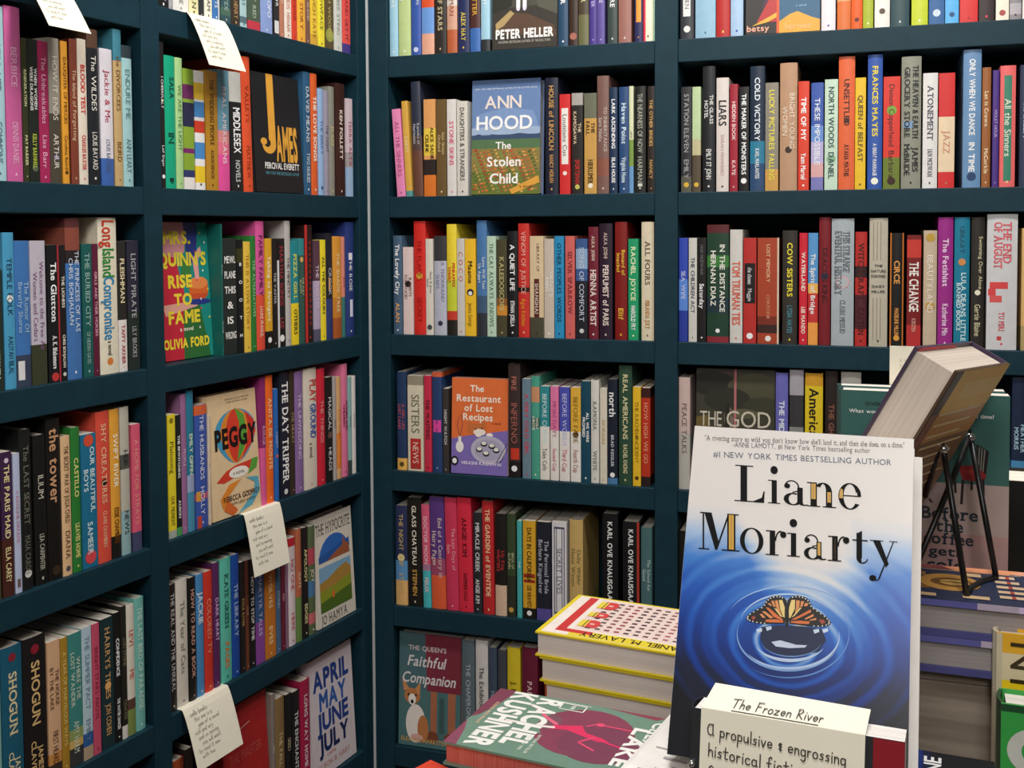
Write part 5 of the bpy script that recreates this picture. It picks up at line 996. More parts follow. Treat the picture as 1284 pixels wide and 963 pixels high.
# ---------------------------------------------------------------- the large white and blue book
MW_, MH_, MT_ = .158, .234, .034
mp, myaw, mlean = Vector((.8929, -1.405, .9022)), math.radians(-3.44), math.radians(23.2)
MROT = Matrix.Rotation(myaw, 4, 'Z') @ Matrix.Rotation(-mlean, 4, 'X')
def mor_frame(): 
    m = MROT.copy(); m.translation = mp + (MROT.to_3x3() @ Vector((MW_/2, 0, 0))); return m
MMW = mor_frame(); MINV = MMW.inverted()
def on_cover(u, v):
    """photo pixel to the printed face of the cover (local x, z)"""
    o = MINV @ CAM; d = MINV.to_3x3() @ proj_dir(u, v); k = -o.y/d.y; p = o+d*k
    return p.x, p.z
def water_mat():
    m = bpy.data.materials.new('printed_water'); m.use_nodes = True; nt = m.node_tree; b = nt.nodes['Principled BSDF']; L = nt.links.new
    b.inputs['Roughness'].default_value = .3
    def math_(op, a, bb=None):
        n = nt.nodes.new('ShaderNodeMath'); n.operation = op
        for i, x in enumerate((a, bb)):
            if x is None: continue
            if isinstance(x, (int, float)): n.inputs[i].default_value = x
            else: L(x, n.inputs[i])
        return n.outputs[0]
    tc = nt.nodes.new('ShaderNodeTexCoord'); sp = nt.nodes.new('ShaderNodeSeparateXYZ'); L(tc.outputs['Object'], sp.inputs[0])
    X = math_('DIVIDE', sp.outputs[0], MW_); Y = math_('DIVIDE', sp.outputs[2], MH_)      # -.5.. .5, 0..1
    nz = nt.nodes.new('ShaderNodeTexNoise'); nz.inputs['Scale'].default_value = 22; nz.inputs['Detail'].default_value = 3; L(tc.outputs['Object'], nz.inputs['Vector'])
    nv = math_('SUBTRACT', nz.outputs[0], .5)
    dx = math_('SUBTRACT', X, -.02); dy = math_('MULTIPLY', math_('SUBTRACT', Y, .36), 2.0)
    d = math_('SQRT', math_('ADD', math_('MULTIPLY', dx, dx), math_('MULTIPLY', dy, dy)))
    d2 = math_('ADD', d, math_('MULTIPLY', nv, .07))
    wav = math_('SINE', math_('MULTIPLY', d2, 62.0)); wav2 = math_('SINE', math_('ADD', math_('MULTIPLY', d2, 105.0), 1.0))
    fall = math_('DIVIDE', .03, math_('ADD', math_('MULTIPLY', math_('MULTIPLY', d, d), 2.2), .1))
    topfade = math_('SUBTRACT', 1.0, math_('MINIMUM', 1.0, math_('MAXIMUM', 0.0, math_('MULTIPLY', math_('SUBTRACT', Y, .5), 5.0))))
    rip = math_('MULTIPLY', math_('ADD', wav, math_('MULTIPLY', wav2, .6)), math_('MULTIPLY', fall, math_('ADD', .12, math_('MULTIPLY', topfade, .9))))
    # broad tone: dark foot, deep blue, pale swathe falling from the upper middle to the right
    tone = math_('ADD', math_('MULTIPLY', Y, 1.02), -.03)
    mid = math_('SUBTRACT', X, math_('MULTIPLY', math_('SUBTRACT', .7, Y), .62))
    sw = math_('MAXIMUM', 0.0, math_('SUBTRACT', 1.0, math_('MULTIPLY', math_('MULTIPLY', mid, mid), 14.0)))
    band = math_('MINIMUM', 1.0, math_('MAXIMUM', 0.0, math_('MULTIPLY', math_('SUBTRACT', Y, .3), 3.2)))
    tone = math_('ADD', tone, math_('MULTIPLY', math_('MULTIPLY', sw, band), .34))
    tone = math_('ADD', tone, math_('MULTIPLY', math_('MAXIMUM', 0.0, math_('SUBTRACT', Y, .56)), 1.0))
    edge = math_('MULTIPLY', math_('MULTIPLY', X, X), math_('MULTIPLY', math_('MAXIMUM', 0.0, math_('SUBTRACT', .66, Y)), 1.1))
    tone = math_('SUBTRACT', tone, edge)
    tone = math_('ADD', tone, math_('MAXIMUM', rip, -.045))
    rp = nt.nodes.new('ShaderNodeValToRGB'); cr = rp.color_ramp
    cr.elements[0].position = .02; cr.elements[0].color = lin('15171e'); cr.elements[1].position = .93; cr.elements[1].color = lin('e4dfdc')
    for p, c in ((.12, '18203c'), (.24, '0f3488'), (.42, '1c57b8'), (.58, '3f7fd0'), (.74, 'a3bfe2'), (.84, 'd6d8de')):
        e = cr.elements.new(p); e.color = lin(c)
    L(tone, rp.inputs[0]); L(rp.outputs[0], b.inputs['Base Color'])
    return m
# high-contrast serif letters drawn stroke by stroke inside a box (x 0..1, y 0..1 up)
def ring(cx, cy, rx, ry, tx, ty, a0=0, a1=360, n=36):
    o = []
    for i in range(n):
        A, B = math.radians(a0+(a1-a0)*i/n), math.radians(a0+(a1-a0)*(i+1)/n)
        def pt(t, ins): return (cx+(rx-(tx if ins else 0))*math.cos(t), cy+(ry-(ty if ins else 0))*math.sin(t))
        o.append([pt(A, 0), pt(B, 0), pt(B, 1), pt(A, 1)])
    return o
def disc(cx, cy, rx, ry): return [[(cx+rx*math.cos(t*math.pi/10), cy+ry*math.sin(t*math.pi/10)) for t in range(20)]]
def rect(x0, y0, x1, y1): return [[(x0, y0), (x1, y0), (x1, y1), (x0, y1)]]
def didone(c):
    """returns (black pieces, gold pieces)"""
    h = .03; G = []
    if c == 'L': S = rect(.2, 0, .42, 1)+rect(0, 0, .98, h)+rect(.03, .97, .62, 1)+[[(.62, h), (.98, h), (1, .32), (.96, .32), (.9, .14)]]
    elif c == 'i': S = rect(.3, 0, .72, .98)+rect(0, 0, 1, .04)+rect(0, .94, .4, .98)+disc(.5, 1.4, .3, .17)
    elif c == 'a':
        S = ring(.36, .72, .3, .28, .06, .045, 0, 180)+rect(.58, .12, .8, .72)+disc(.18, .76, .12, .1)+ring(.42, .24, .38, .25, .2, .045, 60, 330)+[[(.8, .12), (.84, .04), (1, .06), (1, .02), (.84, -.01), (.68, .03), (.6, .2)]]+[[(.4, .49), (.62, .56), (.62, .6), (.38, .53)]]
        G = rect(.63, .16, .75, .68)
    elif c == 'n':
        S = rect(.12, 0, .34, .98)+rect(0, 0, .46, .04)+rect(0, .94, .2, .98)+ring(.55, .66, .3, .33, .2, .05, 0, 150)+rect(.65, 0, .86, .68)+rect(.54, 0, 1, .04)
        G = rect(.15, .3, .3, .93)+rect(.7, .2, .82, .62)
    elif c == 'e':
        S = ring(.5, .5, .49, .52, .22, .045, 20, 325)+rect(.2, .5, .97, .54)+ring(.5, .52, .48, .5, .16, .045, 2, 60)
        G = [[(.05, .4), (.2, .4), (.2, .75), (.12, .78), (.06, .65)]]
    elif c == 'M':
        S = rect(.1, 0, .14, 1)+rect(0, 0, .26, h)+rect(.04, .97, .22, 1)+[[(.14, 1), (.32, 1), (.5, .18), (.41, 0)], [(.41, 0), (.46, .02), (.76, 1), (.72, 1)]]+rect(.7, 0, .9, 1)+rect(.56, 0, 1, h)+rect(.72, .97, .98, 1)
        G = rect(.74, .04, .86, .97)
    elif c == 'o': S = ring(.5, .5, .5, .52, .2, .04)
    elif c == 'r':
        S = rect(.2, 0, .46, .98)+rect(0, 0, .62, .04)+rect(.02, .94, .3, .98)+ring(.72, .55, .28, .44, .07, .06, 80, 175)+disc(.84, .84, .15, .13)
        if False: G = []
    elif c == 't':
        S = rect(.25, .2, .6, 1.25)+rect(0, .92, .95, .97)+ring(.62, .22, .37, .24, .3, .04, 180, 270)+ring(.62, .22, .36, .24, .06, .05, 270, 350)+[[(.25, 1.2), (.6, 1.35), (.6, 1.2)]]
    elif c == 'y':
        S = [[(.1, .98), (.36, .98), (.68, .05), (.58, -.1)], [(.88, .98), (.84, .98), (.3, -.56), (.36, -.56)]]+rect(0, .95, .48, .98)+rect(.7, .95, 1, .98)+disc(.1, -.56, .13, .12)+ring(.2, -.52, .16, .14, .04, .04, 230, 360)
    return S, G
MOR = [('L', 921, 959, 629.5, 584), ('i', 963, 978.5, 631.5, 601.5), ('a', 981.5, 1013, 633.5, 602.5), ('n', 1012, 1048.5, 636, 605), ('e', 1051, 1080.5, 638.5, 606.5),
       ('M', 876, 927.5, 690, 643.5), ('o', 928, 957.5, 694, 662.5), ('r', 960, 986.5, 696.5, 665), ('i', 987, 1003, 698, 668), ('a', 1007, 1036, 701.5, 670.5), ('r', 1038, 1065.5, 704, 672), ('t', 1069, 1089, 706, 676), ('y', 1091, 1125.5, 708.5, 677.5)]
def mor_custom(mb, w, h):
    fi = mb.poly([(-w/2+.0001, -.00012, .0001), (w/2-.0001, -.00012, .0001), (w/2-.0001, -.00012, h-.0001), (-w/2+.0001, -.00012, h-.0001)], water_mat())
    K, GO = mat('0c0c0e', .6, .15), mat('d6a649', .28, .6)
    Y = -.0004
    def putp(poly, f, m, dy=0):
        pts = [f(x, y) for x, y in poly]
        ar = sum(pts[i][0]*pts[(i+1) % len(pts)][1]-pts[(i+1) % len(pts)][0]*pts[i][1] for i in range(len(pts)))
        if ar < 0: pts = pts[::-1]
        mb.poly([(p[0], Y-dy, p[1]) for p in pts], m)
    gold_r = 0; lay = [0]
    for i, (c, x0, x1, yb, yt) in enumerate(MOR):
        slope = .088
        def f(x, y): 
            u = x0+(x1-x0)*x; v = yb+(yt-yb)*y+slope*(x1-x0)*(x-.5)*.8
            return on_cover(u, v)
        S, G = didone(c)
        for p in S: lay[0] += 1; putp(p, f, K, lay[0]*1.2e-6)
        if c == 'r' and i == 10: G = rect(.24, .08, .42, .92)
        if c == 'a' and i == 2: G = []
        for p in G: putp(p, f, GO, .0004)
        if G:
            for p in G:
                xs = [q[0] for q in p]; ys = [q[1] for q in p]
                for k in range(2): putp([(min(xs)+(max(xs)-min(xs))*(.3+.3*k), min(ys)), (min(xs)+(max(xs)-min(xs))*(.36+.3*k), min(ys)), (min(xs)+(max(xs)-min(xs))*(.42+.2*k), max(ys)), (min(xs)+(max(xs)-min(xs))*(.38+.2*k), max(ys))], f, mat('6a4418', .4), .0005)
    def line(s, u0, v0, u1, v1, cap_px, col, bold):
        V, Fc, nat = layout(s, bold, .12 if not bold else .085)
        k = math.hypot(u1-u0, v1-v0)
        vs = []
        for a, b_ in V:
            u = u0+(u1-u0)*a/nat; v = v0+(v1-v0)*a/nat-cap_px*b_
            x, z = on_cover(u, v); vs.append((x, Y, z))
        mb.mesh(vs, Fc, mat(col))
    line('"A riveting story so wild you don’t know how she’ll land it, and then she does, on a dime."', 884, 552, 1134, 561.5, 6.2, '2c2a2c', 's')
    line('-ANNE LAMOTT, #1 New York Times bestselling author', 919, 560.5, 1091, 568, 6, '4a484c', False)
    line('#1 NEW YORK TIMES BESTSELLING AUTHOR', 894.5, 573, 1117.5, 583.5, 7, '4a566e', False)
    # butterfly and its reflection, traced in photo pixels onto the cover
    def px(pts): return [(900+x/7.133, 730+y/7.133) for x, y in pts]
    def dp(pts, m, dy): putp(px(pts), lambda u, v: on_cover(u, v), m, dy)
    BK, OR, OR2, YE, WH = mat('1a1612'), mat('d9713c'), mat('e0925a'), mat('ecd084'), mat('f0ece6')
    dp([(390, 400), (560, 385), (760, 395), (930, 420), (970, 520), (900, 620), (640, 680), (430, 600), (380, 500)], mat('1c2748'), .00002)
    dp([(480, 535), (560, 520), (700, 560), (800, 565), (780, 585), (640, 590), (520, 575)], mat('c8d4ea'), .00006)
    def arc(cx, cy, rx, ry, th, a0, a1, c, n=26):
        for i in range(n):
            A, B = math.radians(a0+(a1-a0)*i/n), math.radians(a0+(a1-a0)*(i+1)/n)
            ta, tb = th*math.sin(math.pi*i/n)+.6, th*math.sin(math.pi*(i+1)/n)+.6
            dp([(cx+rx*math.cos(A), cy+ry*math.sin(A)), (cx+rx*math.cos(B), cy+ry*math.sin(B)), (cx+(rx-tb)*math.cos(B), cy+(ry-tb)*math.sin(B)), (cx+(rx-ta)*math.cos(A), cy+(ry-ta)*math.sin(A))], mat(c), .00006)
    arc(650, 500, 330, 215, 30, 25, 160, 'bcd2f0'); arc(650, 490, 440, 295, 26, -10, 150, 'b4ccee'); arc(640, 470, 470, 330, 20, 20, 200, '7fa6de'); arc(640, 460, 540, 400, 14, -30, 130, '5c8cd4'); arc(660, 520, 270, 150, 10, 10, 170, '6f96d2'); arc(620, 380, 420, 280, 14, 190, 330, 'b8d0f0'); arc(640, 360, 560, 330, 12, 200, 320, '9ec0ec')
    for x, y in ((455, 410), (370, 430), (880, 435), (960, 430)): dp([(x-26, y-8), (x+24, y-18), (x+28, y+10), (x-14, y+26)], mat('c8daf0'), .00006)
    LWp = [(618, 165), (590, 135), (545, 118), (480, 128), (435, 160), (405, 215), (330, 255), (262, 300), (250, 330), (285, 352), (360, 368), (430, 375), (520, 372), (600, 372)]
    RWp = [(622, 165), (655, 130), (720, 118), (780, 132), (825, 170), (848, 225), (915, 270), (985, 320), (1016, 362), (1000, 388), (930, 402), (850, 398), (740, 385), (640, 372)]
    dp(LWp, BK, .00012); dp(RWp, BK, .00012); dp([(600, 190), (625, 180), (640, 300), (632, 400), (608, 395), (598, 300)], mat('120f0d'), .0003)
    cellsL = [([(548, 160), (578, 160), (600, 225), (602, 320), (585, 310), (560, 240)], YE), ([(512, 165), (538, 162), (555, 240), (570, 290), (545, 270), (520, 215)], OR2), ([(478, 168), (502, 166), (518, 225), (500, 220)], OR2), ([(505, 232), (530, 240), (585, 315), (560, 305)], YE), ([(430, 225), (455, 228), (585, 335), (575, 345), (500, 310)], OR), ([(395, 262), (425, 262), (500, 318), (470, 325)], OR2), ([(430, 335), (520, 332), (588, 348), (585, 362), (470, 360), (428, 355)], OR), ([(375, 285), (400, 285), (430, 320), (400, 318)], OR2), ([(300, 315), (330, 300), (340, 325), (315, 340)], mat('a8483a')), ([(446, 190), (468, 188), (488, 215), (470, 212)], OR2)]
    cellsR = [([(660, 160), (692, 158), (690, 240), (650, 320), (632, 320), (640, 225)], YE), ([(702, 162), (735, 165), (730, 225), (700, 270), (690, 290), (700, 230)], OR2), ([(745, 170), (775, 172), (755, 222), (738, 226)], OR2), ([(735, 228), (750, 232), (690, 300), (660, 318)], YE), ([(830, 245), (838, 268), (700, 335), (655, 338)], OR), ([(855, 285), (860, 305), (790, 335), (775, 328)], OR2), ([(652, 350), (740, 345), (825, 352), (815, 375), (730, 372), (655, 362)], OR), ([(880, 320), (882, 338), (830, 345), (820, 338)], OR2), ([(905, 335), (945, 335), (965, 360), (930, 378)], mat('a8483a')), ([(785, 185), (812, 190), (800, 215), (768, 215)], OR2)]
    for p, m in cellsL+cellsR: dp(p, m, .0003)
    import itertools
    for W in (LWp[1:12], RWp[1:12]):
        for (xa, ya), (xb, yb) in zip(W[:-1], W[1:]):
            for s in (.25, .75):
                x, y = xa+(xb-xa)*s, ya+(yb-ya)*s; cx, cy = 620, 280
                x += (cx-x)*.035; y += (cy-y)*.06; dp([(x-5, y-5), (x+5, y-5), (x+5, y+5), (x-5, y+5)], WH, .0003)
front_book('hardcover_book', 'large white and blue hardcover with butterfly, leaning in the foreground', None, MMW, MW_, MH_, MT_, True, 'e4dfdc', [], 'e4dfdc', PAGE_Y, None, custom=mor_custom)
m2 = MROT.copy(); m2.translation = mp + MROT.to_3x3() @ Vector((MW_/2+.0055, MT_+.0006, .0135))
front_book('hardcover_book', 'white hardcover leaning right behind the butterfly cover, edge showing', None, m2, MW_, MH_-.019, .018, True, 'e2deda', [('t', 'Liane', .5, .3, .1, '2a2a2c', .7)], 'e2deda', PAGE_Y)
# wire easel that holds the leaning pair
IRON = mat('111112', .35, .5, .1, 60)
CHROME = mat('d8d8d8', .08, .6, .05, 60, 1.0)
e = empty('wire_easel', mp+Vector((.08, .1, -.0002)), myaw, 'black wire easel hidden behind the butterfly cover', 'easel')
PB = (MMW @ Vector((0, MT_+.032, .14)))
inv = Matrix.Translation(Vector((-(mp.x+.08), -(mp.y+.1), -mp.z)))
for s in (-.03, .03):
    q = MB(); P0 = MMW @ Vector((s, MT_+.033, .16)); P1 = Vector((P0.x, P0.y+.035, .8525)); 
    im = e.matrix_basis.inverted()
    q.tube([im @ P0, im @ P1], .0016, IRON); q.build('leg', e)
q = MB(); q.tube([im @ (MMW @ Vector((-.03, MT_+.033, .16))), im @ (MMW @ Vector((.03, MT_+.033, .16)))], .0016, IRON); q.build('cross_bar', e)
# ---------------------------------------------------------------- front book under the handwritten card
FW, FH, FT = .1285, .214, .03
fl = math.radians(9); FROT = Matrix.Rotation(math.radians(-4.5), 4, 'Z') @ Matrix.Rotation(-fl, 4, 'X')
tl = at_depth(868, 887, .695)
fo = tl - FROT.to_3x3() @ Vector((-FW/2, 0, FH))
FH2 = FH + (fo.z-.7385)/math.cos(fl) if fo.z > .7385 else FH-(.7385-fo.z)/math.cos(fl)
fo = tl - FROT.to_3x3() @ Vector((-FW/2, 0, FH2))
fm = FROT.copy(); fm.translation = fo
fr = [('r', 0, 0, 1, 1, '2a2c30')]+[('e', (i*.618) % 1*.8+.02, ((i*.377) % 1)*.94+.03, .02+.03*((i*.21) % 1), .006+.012*((i*.73) % 1), ['3c3f44', '4a4d52', '1d1f22', '565a60'][i % 4]) for i in range(90)]+[('r', .86, 0, 1, 1, '8c1c26')]
fr = [op if op[0] != 'e' else ('e', max(.06, min(.78, op[1])), op[2], op[3], op[4], op[5]) for op in fr]
front_book('hardcover_book', 'dark marbled book with red edge strip, under the handwritten card', None, fm, FW, FH2, FT, False, '2a2c30', fr, '202225', pages_mat('page_top_white', 'd8d2cc', 'f0ece8', 1))
# ---- single-stroke handwriting
def C_(cx, cy, rx, ry, a0, a1, n=9): return [(cx+rx*math.cos(math.radians(a0+(a1-a0)*i/n)), cy+ry*math.sin(math.radians(a0+(a1-a0)*i/n))) for i in range(n+1)]
HW = {
'a': [C_(.22, .25, .18, .25, 50, 340), [(.4, .48), (.39, .12), (.48, 0)]], 'b': [[(.06, 1), (.06, 0)], C_(.22, .22, .18, .24, 150, -150)], 'c': [C_(.25, .25, .2, .25, 45, 320)], 'd': [C_(.22, .25, .18, .25, 50, 340), [(.42, 1), (.4, .1), (.46, 0)]],
'e': [[(.05, .26), (.4, .3)]+C_(.23, .27, .18, .24, 10, 320)], 'f': [[(.42, .9), (.32, 1), (.2, .88), (.17, 0)], [(.02, .48), (.36, .5)]], 'g': [C_(.22, .25, .18, .25, 50, 340), [(.41, .48), (.4, -.25), (.25, -.45), (.05, -.32)]], 'h': [[(.06, 1), (.05, 0)], [(.06, .3), (.2, .5), (.35, .42), (.38, 0)]],
'i': [[(.08, .5), (.08, 0)], [(.1, .72), (.12, .76)]], 'k': [[(.06, 1), (.06, 0)], [(.36, .5), (.08, .22), (.4, 0)]], 'l': [[(.08, 1), (.07, 0)]], 'm': [[(.05, .5), (.05, 0)], [(.05, .3), (.17, .5), (.28, .4), (.29, 0)], [(.29, .32), (.42, .5), (.52, .4), (.54, 0)]], 'n': [[(.05, .5), (.05, 0)], [(.05, .3), (.2, .5), (.35, .42), (.37, 0)]],
'o': [C_(.22, .25, .19, .25, 90, 450, 12)], 'p': [[(.06, .52), (.03, -.45)], C_(.22, .27, .18, .24, 160, -150)], 'r': [[(.06, .5), (.06, 0)], [(.06, .3), (.18, .48), (.32, .46)]], 's': [[(.34, .44), (.2, .5), (.09, .38), (.3, .2), (.26, .02), (.04, .04)]], 't': [[(.2, .9), (.17, .1), (.28, 0), (.38, .06)], [(.02, .56), (.4, .6)]],
'u': [[(.05, .5), (.06, .12), (.2, 0), (.36, .14), (.4, .5)], [(.4, .5), (.43, 0)]], 'v': [[(.03, .5), (.18, 0), (.38, .52)]], 'w': [[(.03, .5), (.14, 0), (.28, .4), (.42, 0), (.56, .52)]], 'y': [[(.04, .5), (.2, .1)], [(.4, .5), (.1, -.45)]], 'z': [[(.04, .48), (.4, .5), (.05, 0), (.44, .02)]], 'x': [[(.04, .5), (.4, 0)], [(.4, .5), (.04, 0)]],
'T': [[(-.05, .92), (.6, 1)], [(.3, .96), (.26, 0)]], 'F': [[(.1, 1), (.08, 0)], [(.08, .95), (.55, 1)], [(.1, .52), (.42, .55)]], 'R': [[(.1, 1), (.08, 0)], [(.02, .92), (.35, 1), (.48, .8), (.3, .55), (.1, .5), (.55, 0)]], 'A': [C_(.3, .45, .26, .45, 60, 300), [(.5, .95), (.5, .1), (.58, 0)]], 'S': [[(.4, .85), (.25, .95), (.08, .8), (.36, .4), (.3, .06), (.04, .08)]],
'M': [[(.05, 0), (.1, .95), (.32, .3), (.55, .95), (.62, 0)]], 'B': [[(.1, 1), (.08, 0)], [(.02, .92), (.38, .96), (.42, .7), (.12, .52), (.46, .36), (.4, .05), (.04, 0)]], '1': [[(.12, 1), (.1, 0)]], '7': [[(.02, .95), (.42, .97), (.16, 0)]], '0': [C_(.22, .45, .18, .45, 90, 450, 12)], "'": [[(.08, 1), (.06, .8)]], '-': [[(.02, .3), (.28, .32)]], '&': [C_(.2, .45, .12, .12, 30, 300), [(.28, .3), (.1, .12), (.3, .05)], [(.2, .62), (.2, 0)]],
}
HN = [0]
def hand(mb, s, f0, size, lw, m):
    """f maps (x along the line, y above it, in line units) to 3-D"""
    x = 0.0
    def f(px_, py_):
        p = f0(px_, py_); return (p[0], p[1]-(HN[0] % 200)*1.2e-6, p[2])
    for c in s:
        if c == ' ': x += .38; continue
        g = HW.get(c, HW['o']); wd_ = max(p[0] for st in g for p in st)
        for st in g:
            for (xa, ya), (xb, yb) in zip(st[:-1], st[1:]):
                dx, dy = xb-xa, yb-ya; L = math.hypot(dx, dy) or 1; nx, ny = -dy/L*lw/2, dx/L*lw/2; ex_, ey_ = dx/L*lw*.4, dy/L*lw*.4
                HN[0] += 1; mb.poly([f((x+xa-ex_+nx)*size, (ya-ey_+ny)*size), f((x+xa-ex_-nx)*size, (ya-ey_-ny)*size), f((x+xb+ex_-nx)*size, (yb+ey_-ny)*size), f((x+xb+ex_+nx)*size, (yb+ey_+ny)*size)], m)
        x += wd_+.13
    return x
PAPER = mat('f1ecd9', .7, .2, .03)
PEN = mat('3a3734', .6)
# the folded card: upper leaf leans back on the big cover, front leaf hangs before the book
f2 = FROT.copy()
def fpt(x, y, z): return fm @ Vector((x, y, z))
A0 = fm.inverted() @ at_depth(880.5, 880, .693); B0 = fm.inverted() @ at_depth(1085, 896, .693)
xa, xb = A0.x, FW/2-.0225
top = FH2+.0016
card = empty('note_card', fpt((xa+xb)/2, -.0015, FH2-.02), 0, 'folded cream card with handwritten blurb, draped over the front book', 'card')
ci = card.matrix_basis.inverted()
SKEW = .0
def leaf(kind):
    mb = MB(); th = .0005
    if kind == 'u':
        g = [(xa, -.002, top), (xb, -.002, top-.0005), (xb+.0005, .0335, top+.0058), (xa+.0015, .0335, top+.0075)]
        off = Vector((0, .0002, -.0006))
    else:
        g = [(xa, -.0028, FH2-.135), (xb-.001, -.0028, FH2-.135), (xb, -.0021, top-.0006), (xa, -.0021, top-.0001)]
        off = Vector((0, .0006, 0))
    P = [Vector(p) for p in g]; Q = [p+off for p in P]
    tr = lambda p: ci @ fpt(p.x, p.y, p.z)
    mb.mesh([tr(p) for p in P+Q], [(0, 1, 2, 3), (7, 6, 5, 4), (0, 4, 5, 1), (1, 5, 6, 2), (2, 6, 7, 3), (3, 7, 4, 0)], PAPER)
    return mb, P
mbu, Pu = leaf('u')
ux = (Pu[1]-Pu[0]); uy = (Pu[3]-Pu[0]); un = ux.cross(uy).normalized()
def fu(x, y):
    p = Pu[0]+ux.normalized()*x+uy*(y)+un*.0003; return ci @ fpt(p.x, p.y, p.z)
hand(mbu, 'The Frozen River', lambda x, y: fu(.0175+x, .16+y*50), .0069, .09, PEN)
for i in range(1): mbu.poly([fu(.0185, .03), fu(.072, .03), fu(.072, .06), fu(.0185, .06)], PEN)
mbu.build('title_flap', card)
mbf, Pf = leaf('f')
def ff(x, y):
    p = Vector((xa+x, -.00315-.0007*max(0, (-y))/.135, top-.001+y)); return ci @ fpt(p.x, p.y, p.z)
for i, s in enumerate(('A propulsive & engrossing', 'historical fiction novel', "Set in Maine-late 1700's", 'Based on world of', 'a real midwife')):
    y0 = -.0145-.0128*i; sl = -.05
    x0 = [.0045, .0055, .006, .004, .004][i]
    k = [.0073, .0077, .0075, .0077, .0077][i]
    hand(mbf, s, lambda x, y: ff(x0+x, y0+y+sl*x), k, .1, PEN)
mbf.build('text_flap', card)
# chrome ball tip of the small easel by the card
e3 = empty('wire_easel', (.9, -1.46, .7385), 0, 'wire easel with round tip at lower left of the handwritten card', 'easel')
i3 = e3.matrix_basis.inverted(); bp = at_depth(867.5, 957.5, .69)
q = MB(); q.ball(i3 @ bp, .0026, CHROME); q.build('tip', e3, smooth=True)
q = MB(); q.tube([i3 @ (bp+Vector((0, 0, -.003))), i3 @ Vector((bp.x, bp.y, .7402)), i3 @ Vector((bp.x-.03, bp.y-.004, .7402))], .0014, IRON); q.build('wire', e3)
# ---------------------------------------------------------------- navy patterned stack, easel, tilted book
sp = at_depth(1141, 748, .872)
stz = sp.z; d3 = (stz-CR-.0006)/2
ST = [('r', 0, 0, 1, 1, '2a3450'), ('r', 0, .62, .12, 1, '7a3c3c'), ('p', [(0, .2), (.1, .2), (.13, .5), (.1, .62), (0, .6)], 'e0a080'), ('l', [(.14, .55), (.14, 1)], .0012, 'd8b890'), ('r', .24, .93, .34, .985, 'b8884a'), ('r', .62, .92, .72, .985, '8a6030'), ('p', [(0, .55), (.14, .6), (.16, .8), (.02, .86)], 'd89068'), ('e', .5, .84, .24, .12, 'c8954a'), ('e', .5, .83, .13, .085, '7a5424'), ('e', .5, .82, .08, .06, 'd8ac5c'), ('l', [(.5, .9), (.5, .76)], .002, '4a3018')]
for j in range(5):
    ST += [('r', .2+.14*j, .58-.012*j, .27+.14*j, .66, 'e0c0a0'), ('r', .2+.14*j, .6, .27+.14*j, .615, 'b84a3c')]
ST += [('r', .3, .5, .7, .515, 'd8c8a0'), ('r', .2, .3, .3, .46, 'c0504a'), ('r', .42, .28, .56, .47, 'e0b090'), ('r', .7, .3, .82, .46, 'c89aa0'), ('r', .2, .71, .3, .78, 'd8b890'), ('r', .84, .7, .92, .8, 'd8b890'), ('r', .86, .9, .94, .98, 'd8b890')]
def edge_art(mb, w, h):
    for (z0, z1, c) in ((.0, .42, '9a92c0'), (.42, .6, 'c9b4d8'), (.6, .75, 'b0a4b8'), (.75, 1, '5a5a98')):
        mb.poly([(w/2+.0002, 0, h*(1-z1)), (w/2+.0002, .0052, h*(1-z1)), (w/2+.0002, .0052, h*(1-z0)), (w/2+.0002, 0, h*(1-z0))], mat(c))
for k, lab in enumerate(('navy and gold patterned book, topmost of the stack under the wire easel', 'lower navy and gold patterned book, on the weathered riser')):
    lying('hardcover_book', lab, 'navy patterned stack', sp+Vector((.003*k, 0, -k*(d3+.0002))), math.radians(-1), .094, .2, d3, ST, '2a3450', 'R', True, pages_mat('page_edges_grey_lying', '8c8582', '999290', 1), '2a3450', '4a4a80', custom=edge_art, th=.0052)
# tilted hardcover seen from its back
R3 = Matrix(((.3468, -.8163, .462), (.9361, .3319, -.1163), (-.0584, .4728, .8792)))
tw, tt, th_ = .15, .036, .196
Xc, Yc, Zc = R3.col[0], R3.col[1], R3.col[2]
pos = Vector((.9861, -1.2561, .9541)) + Zc*(.23-th_) + Vector((.0, 0, .0015)) - right*.005 + up*.004
mt = Matrix((-Xc, -Yc, Zc)).transposed().to_4x4(); mt.translation = pos+Xc*tw/2+Yc*tt
def back_art(mb, w, h):
    y = tt+.0003
    def rc(x0, ya, x1, yb, c, dy=0): mb.poly([(w/2-x0*w, y+dy, h*(1-ya)), (w/2-x1*w, y+dy, h*(1-ya)), (w/2-x1*w, y+dy, h*(1-yb)), (w/2-x0*w, y+dy, h*(1-yb))], mat(c))
    rc(0, 0, 1, 1, '94704a'); rc(.0, 0, .12, 1, '4a3a40', .0001); rc(.12, 0, 1, .2, 'f4c45c', .0001); rc(.3, .06, 1, .14, 'fad078', .0002); rc(.12, .2, 1, .34, 'd89c58', .0001); rc(.0, .2, .1, .42, '9a6a58', .0002); rc(.0, .5, .1, .75, '6a4a58', .0002)
    for i in range(13): rc(.16, .2+.055*i, .9-.08*(i % 3), .212+.055*i, 'f4dcae', .0003)
tb = front_book('hardcover_book', 'tilted hardcover on the wire easel, brown back cover and pages showing', None, mt, tw, th_, tt, True, '43344a', [], '4a3a52', pages_mat('page_edges_tilted', 'bdb0a4', 'cfc3b7', 1), '4a3828', custom=back_art)
q = MB(); q.poly([(tw/2-.01, .0026, th_-.0005), (-tw/2+.06, .0026, th_-.0005), (-tw/2+.06, .0034, th_-.0005), (tw/2-.01, .0034, th_-.0005)], mat('c83c46'))
